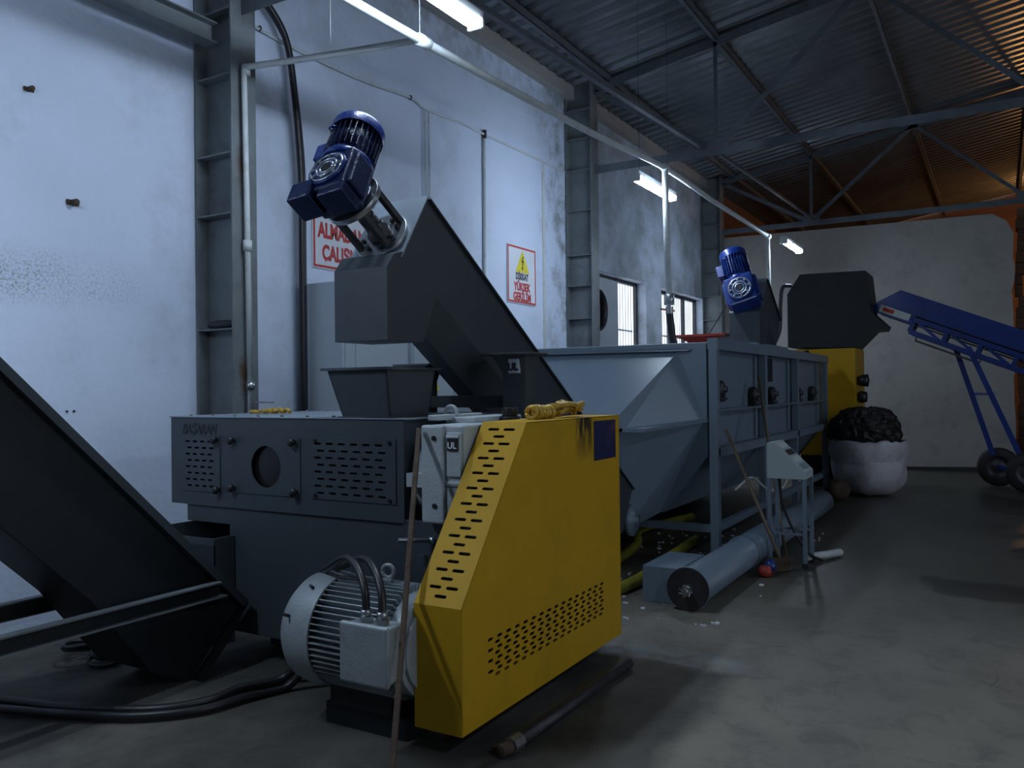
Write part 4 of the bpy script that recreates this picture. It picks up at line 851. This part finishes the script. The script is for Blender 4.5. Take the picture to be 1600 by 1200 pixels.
# brooms / poles
def broom(p, q, label, head=True):
    t = thing('broom', (q[0], q[1], 0), label, 'broom', 'brooms leaning at the tank'); P_, Q_ = Vector(p), Vector(q)
    MB().cyl(P_, Q_, .016, 12).build('handle', WOOD, t)
    if head: b = MB(); b.box(Q_ + Vv(0, 0, -.02), (.22, .05, .04), ((.6, -.8, 0), (.8, .6, 0), (0, 0, 1))); b.hexa([Q_ + Vv(-.09, .07, -.12), Q_ + Vv(.09, -.09, -.12), Q_ + Vv(.12, -.05, -.12), Q_ + Vv(-.06, .11, -.12)], [Q_ + Vv(-.07, .06, -.03), Q_ + Vv(.07, -.06, -.03), Q_ + Vv(.09, -.03, -.03), Q_ + Vv(-.05, .09, -.03)]); b.build('broom_head', RUST, t)
broom((7.75, 2.24, 1.20), (7.30, 1.66, .13), 'wooden handled broom leaning on the near tank post, shorter of the two')
broom((9.0, 2.24, 1.70), (7.80, 1.71, 0.0), 'longer wooden pole leaning on the tank behind the control desk', False)
t = thing('cloth_bundle', (7.10, 1.74, 0), 'small red and blue plastic bundle on the floor by the control desk', 'bundle')
b = MB(); b.lathe((7.08, 1.73, 0), UZ, [(0, 0), (.05, .01), (.06, .05), (.04, .09), (0, .10)], 14); b.build('red_part', REDPL, t)
b = MB(); b.lathe((7.14, 1.70, .03), UZ, [(0, 0), (.05, .02), (.05, .07), (.02, .11), (0, .115)], 14); b.build('blue_part', BLUE, t)

# ================================================================== CRUSHER, BAG, BELT
t = thing('crusher', (14.2, 2.4, 0), 'far crusher with dark slate feed hood above a yellow body', 'crusher')
hp = [(2.96, 2.23), (2.96, 3.09), (2.76, 3.40), (1.78, 3.38), (1.72, 2.74), (1.52, 2.54), (1.55, 2.47), (1.70, 2.46), (1.96, 2.19)]
MB().prism([(13.8, y_, z) for y_, z in hp], (.9, 0, 0)).build('feed_hood', SLD, t, .004)
MB().box((13.82, 1.95, .5), (14.8, 2.85, 2.19)).build('body', YEL, t, .004)
MB().box((13.9, 2.0, 0), (14.7, 2.8, .5)).build('base', SLD, t)
b = MB(); b.lathe((14.0, 1.95, 1.68), NY, [(0, 0), (.06, 0), (.09, .06), (.10, .16), (0, .18)], 16); b.lathe((14.0, 1.95, 1.42), NY, [(0, 0), (.07, 0), (.10, .06), (.08, .14), (0, .15)], 16); b.build('side_fittings', BLACK, t)
MB().tube([(13.78, 2.88, 3.22), (13.76, 3.02, 3.2), (13.75, 3.06, 2.9), (13.75, 3.08, 2.5), (13.6, 3.2, 2.1), (13.5, 3.0, 2.0), (13.6, 2.6, 2.15)], .03, 12).build('hood_hose', RUB, t)
# big bag with black flakes
def lump(c, rx, ry, rz, seed, amp, n=36, m_=18, zpow=1.0, top=None):
    random.seed(seed); s = bmesh.new(); rings = []
    ph = [random.uniform(0, 6.3) for _ in range(12)]
    for i in range(m_ + 1):
        th = math.pi * i / m_; row = []
        for k in range(n):
            a = 2 * math.pi * k / n; w_ = 1 + amp * (math.sin(3 * a + ph[0] + th) * .5 + math.sin(7 * a + ph[1] + 2 * th) * .3 + math.sin(5 * th + 4 * a + ph[2]) * .4)
            row.append(s.verts.new((c[0] + rx * math.sin(th) ** .6 * math.cos(a) * w_, c[1] + ry * math.sin(th) ** .6 * math.sin(a) * w_, c[2] + rz * math.cos(th) * (1 + amp * .4 * math.sin(6 * a + ph[3])))) if 0 < i < m_ else None)
        if i in (0, m_): row = [s.verts.new((c[0], c[1], c[2] + rz * (1 if i == 0 else -1)))] * n
        rings.append(row)
    for A, B_ in zip(rings, rings[1:]):
        for k in range(n):
            j = (k + 1) % n; vs = []
            for v in (A[k], A[j], B_[j], B_[k]):
                if v not in vs: vs.append(v)
            f = s.faces.new(vs); f.smooth = True
    o = MB(); o.b.free(); o.b = s; return o
t = thing('bulk_bag', (13.15, 1.75, 0), 'white woven bulk bag standing on the floor filled with black material', 'bag')
lump((13.15, 1.68, .40), .50, .52, .40, 4, .07).build('bag_body', BAG, t)
b = MB(); b.lathe((13.15, 1.69, .50), UZ, [(.50, 0), (.54, .14), (.52, .26), (.50, .30), (.48, .28), (.46, .1)], 40)
for v in b.b.verts: v.co += Vv(random.uniform(-.015, .015), random.uniform(-.015, .015), random.uniform(-.02, .02))
b.build('bag_collar', BAG, t)
f = lump((13.15, 1.72, .88), .47, .49, .39, 8, .06, 60, 26)
for v in f.b.verts: v.co += Vv(random.uniform(-.03, .03), random.uniform(-.03, .03), random.uniform(-.025, .025))
for fc in f.b.faces: fc.smooth = False
f.build('black_flakes', FLAKE, t, kind='stuff')
rg = lump((4.36, 5.17, 2.125), .05, .15, .035, 6, .12, 20, 10); rg.build('plastic_rag', BLACK, label='crumpled black plastic lying on a shelf plate inside the nearest column', cat='rag')
lump((12.35, 2.0, .14), .25, .16, .14, 5, .1, 20, 10).build('brown_sack', RUST, label='small crumpled brown sack on the floor before the bulk bag', cat='sack')

# blue belt conveyor along -Y
t = thing('belt_conveyor', (14.6, .3, 0), 'long blue belt conveyor on wheels rising to the crusher feed hood', 'conveyor')
Xa, Xb_ = 14.35, 14.95
def yz(y_, z): return (y_, z)
# centreline falls from (Y 1.75, Z 2.92) to (-3.2, .95); slope from picture
pA = Vv(0, 1.72, 2.87); pB = Vv(0, -4.2, .30); D = (pB - pA).normalized(); Nn = Vv(0, -D.z, D.y); Nn = Nn if Nn.z > 0 else -Nn
L_ = (pB - pA).length
for x in (Xa, Xb_):
    MB().prism([pA + Vv(x, 0, 0) + Nn * .06, pA + Vv(x, 0, 0) + D * .26 + Nn * .36, pB + Vv(x, 0, 0) + Nn * .36, pB + Vv(x, 0, 0) + Nn * .06], (.02 if x > 14.5 else -.02, 0, 0)).build('side_board', BLUE, t)
    b = MB(); c = (pA + pB) / 2 + Vv(x, 0, 0)
    b.bar(pA + Vv(x, 0, 0) + D * .3, pB + Vv(x, 0, 0), .07, .07, side=(1, 0, 0)); b.bar(pA + Vv(x, 0, 0) + D * .62 - Nn * .20, pB + Vv(x, 0, 0) - Nn * .20, .075, .075, side=(1, 0, 0))
    k = .62
    while k < L_ - .4: b.bar(pA + Vv(x, 0, 0) + D * k, pA + Vv(x, 0, 0) + D * k - Nn * .20, .06, .06, side=(1, 0, 0)); b.bar(pA + Vv(x, 0, 0) + D * k, pA + Vv(x, 0, 0) + D * (k + .5) - Nn * .20, .04, .04, side=(1, 0, 0)); k += .5
    b.build('side_frame', BLUE, t)
for x in (Xa - .035, Xb_ + .01): 
    o0 = pA + Vv(x, 0, 0); b = MB(); pts = []
    for i in range(9): an = R(90 + 180 * i / 8); pts.append(o0 + D * (.08 + .085 * math.cos(an)) + Nn * (.0 + .085 * math.sin(an)))
    pts += [o0 + D * .62 - Nn * .085, o0 + D * .62 + Nn * .085]
    b.prism(pts, (.025, 0, 0)); b.build('head_guard', BLUE, t, .003)
ob = MB(); ob.box(pA + Vv(Xa - .037, 0, 0) + D * .32, (.004, .46, .11), (Vv(1, 0, 0), D, Nn)); ob.build('decal_strip', PIPE, t)
ob = MB(); ob.box(pA + Vv(Xa - .040, 0, 0) + D * .22, (.004, .17, .06), (Vv(1, 0, 0), D, Nn)); ob.build('decal_mark', REDP, t)
b = MB(); b.box((pA + pB) / 2 + Vv(14.65, 0, 0) + Nn * .06, (.56, L_ - .05, .012), (Vv(1, 0, 0), D, Nn)); b.box((pA + pB) / 2 + Vv(14.65, 0, 0) - Nn * .07, (.56, L_ - .05, .012), (Vv(1, 0, 0), D, Nn)); b.cyl(pA + Vv(14.37, 0, 0) + D * .05, pA + Vv(14.93, 0, 0) + D * .05, .065, 24); b.build('belt', RUB, t)
b = MB(); b.bar(pA + Vv(14.40, 0, 0) + D * .75 - Nn * .30, pA + Vv(14.40, 0, 0) + D * 1.7 - Nn * .30, .03, .03, side=(1, 0, 0)); b.bar(pA + Vv(14.40, 0, 0) + D * .75 - Nn * .30, pA + Vv(14.40, 0, 0) + D * .75 - Nn * .2, .02); b.bar(pA + Vv(14.40, 0, 0) + D * 1.7 - Nn * .30, pA + Vv(14.40, 0, 0) + D * 1.7 - Nn * .2, .02); b.build('under_tray', DSTEEL, t)
for (x, y0_, z0_, y1_, z1_) in ((14.38, .42, 2.17, -.26, .46), (14.90, .62, 2.20, .12, .50)): MB().bar((x, y0_, z0_), (x, y1_, z1_), .075, .075, side=(1, 0, 0)).build('leg', BLUE, t)
b = MB().bar((14.38, .08, 1.45), (14.90, .37, 1.45), .04); b.build('leg_brace', BLUE, t)
for (x, y_) in ((14.22, -.34), (15.1, .05)):
    b = MB(); b.lathe((x - .06, y_, .30), PX, [(.17, 0), (.26, .0), (.30, .03), (.30, .10), (.26, .13), (.17, .13), (.17, 0)], 36); b.build('tyre', TYRE, t)
    b = MB(); b.lathe((x - .04, y_, .30), PX, [(0, .02), (.05, .0), (.07, .03), (.16, .03), (.175, .0), (.175, .09), (0, .09)], 30); b.build('rim', DSTEEL, t)
MB().bar((14.2, -.34, .30), (15.1, .05, .30), .05).build('axle', BLUE, t)

# annex: broken pillar stub and oddments beyond the wall end
b = MB(); random.seed(11); z = 0
while z < 4.7:
    w_ = random.uniform(-.03, .03); far_ = -.95 if not 3.1 < z < 3.6 else -.36
    b.box((17.56, far_, z), (17.9, -.27 + w_, z + .19)); z += .20
b.build('brick_pier', BRICK, label='rough brick pier beyond the end of the grey wall lit orange', cat='pier')

# cables on floor at left, black
t = thing('floor_cable', (2.9, 3.7, 0), 'pair of thick black cables snaking over the floor from the motor to the left edge', 'cable')
MB().tube([(3.36, 3.15, .42), (3.32, 3.25, .25), (3.28, 3.40, .04), (3.05, 3.50, .03), (2.85, 3.50, .03), (2.66, 3.62, .03), (2.52, 3.85, .03), (2.42, 4.10, .03), (2.36, 4.35, .03), (2.25, 4.7, .03)], .024, 12).build('cable', RUB, t)
MB().tube([(3.38, 3.10, .42), (3.30, 3.18, .22), (3.20, 3.30, .03), (2.98, 3.38, .03), (2.75, 3.44, .03), (2.56, 3.62, .03), (2.44, 3.85, .03), (2.34, 4.10, .03), (2.26, 4.35, .03), (2.1, 4.75, .03)], .022, 12).build('cable', RUB, t)
t = thing('rope_coil', (3.1, 4.75, 0), 'tangled dark coil of cable on the floor under the outfeed conveyor rails', 'cable'); b = MB(); random.seed(4)
for i in range(6): b.torus((3.05 + random.uniform(-.12, .12), 4.75 + random.uniform(-.2, .15), .03 + .015 * i), (random.uniform(-.25, .25), random.uniform(-.25, .25), 1), random.uniform(.08, .15), .012, 28, 8)
b.build('loops', RUB, t)
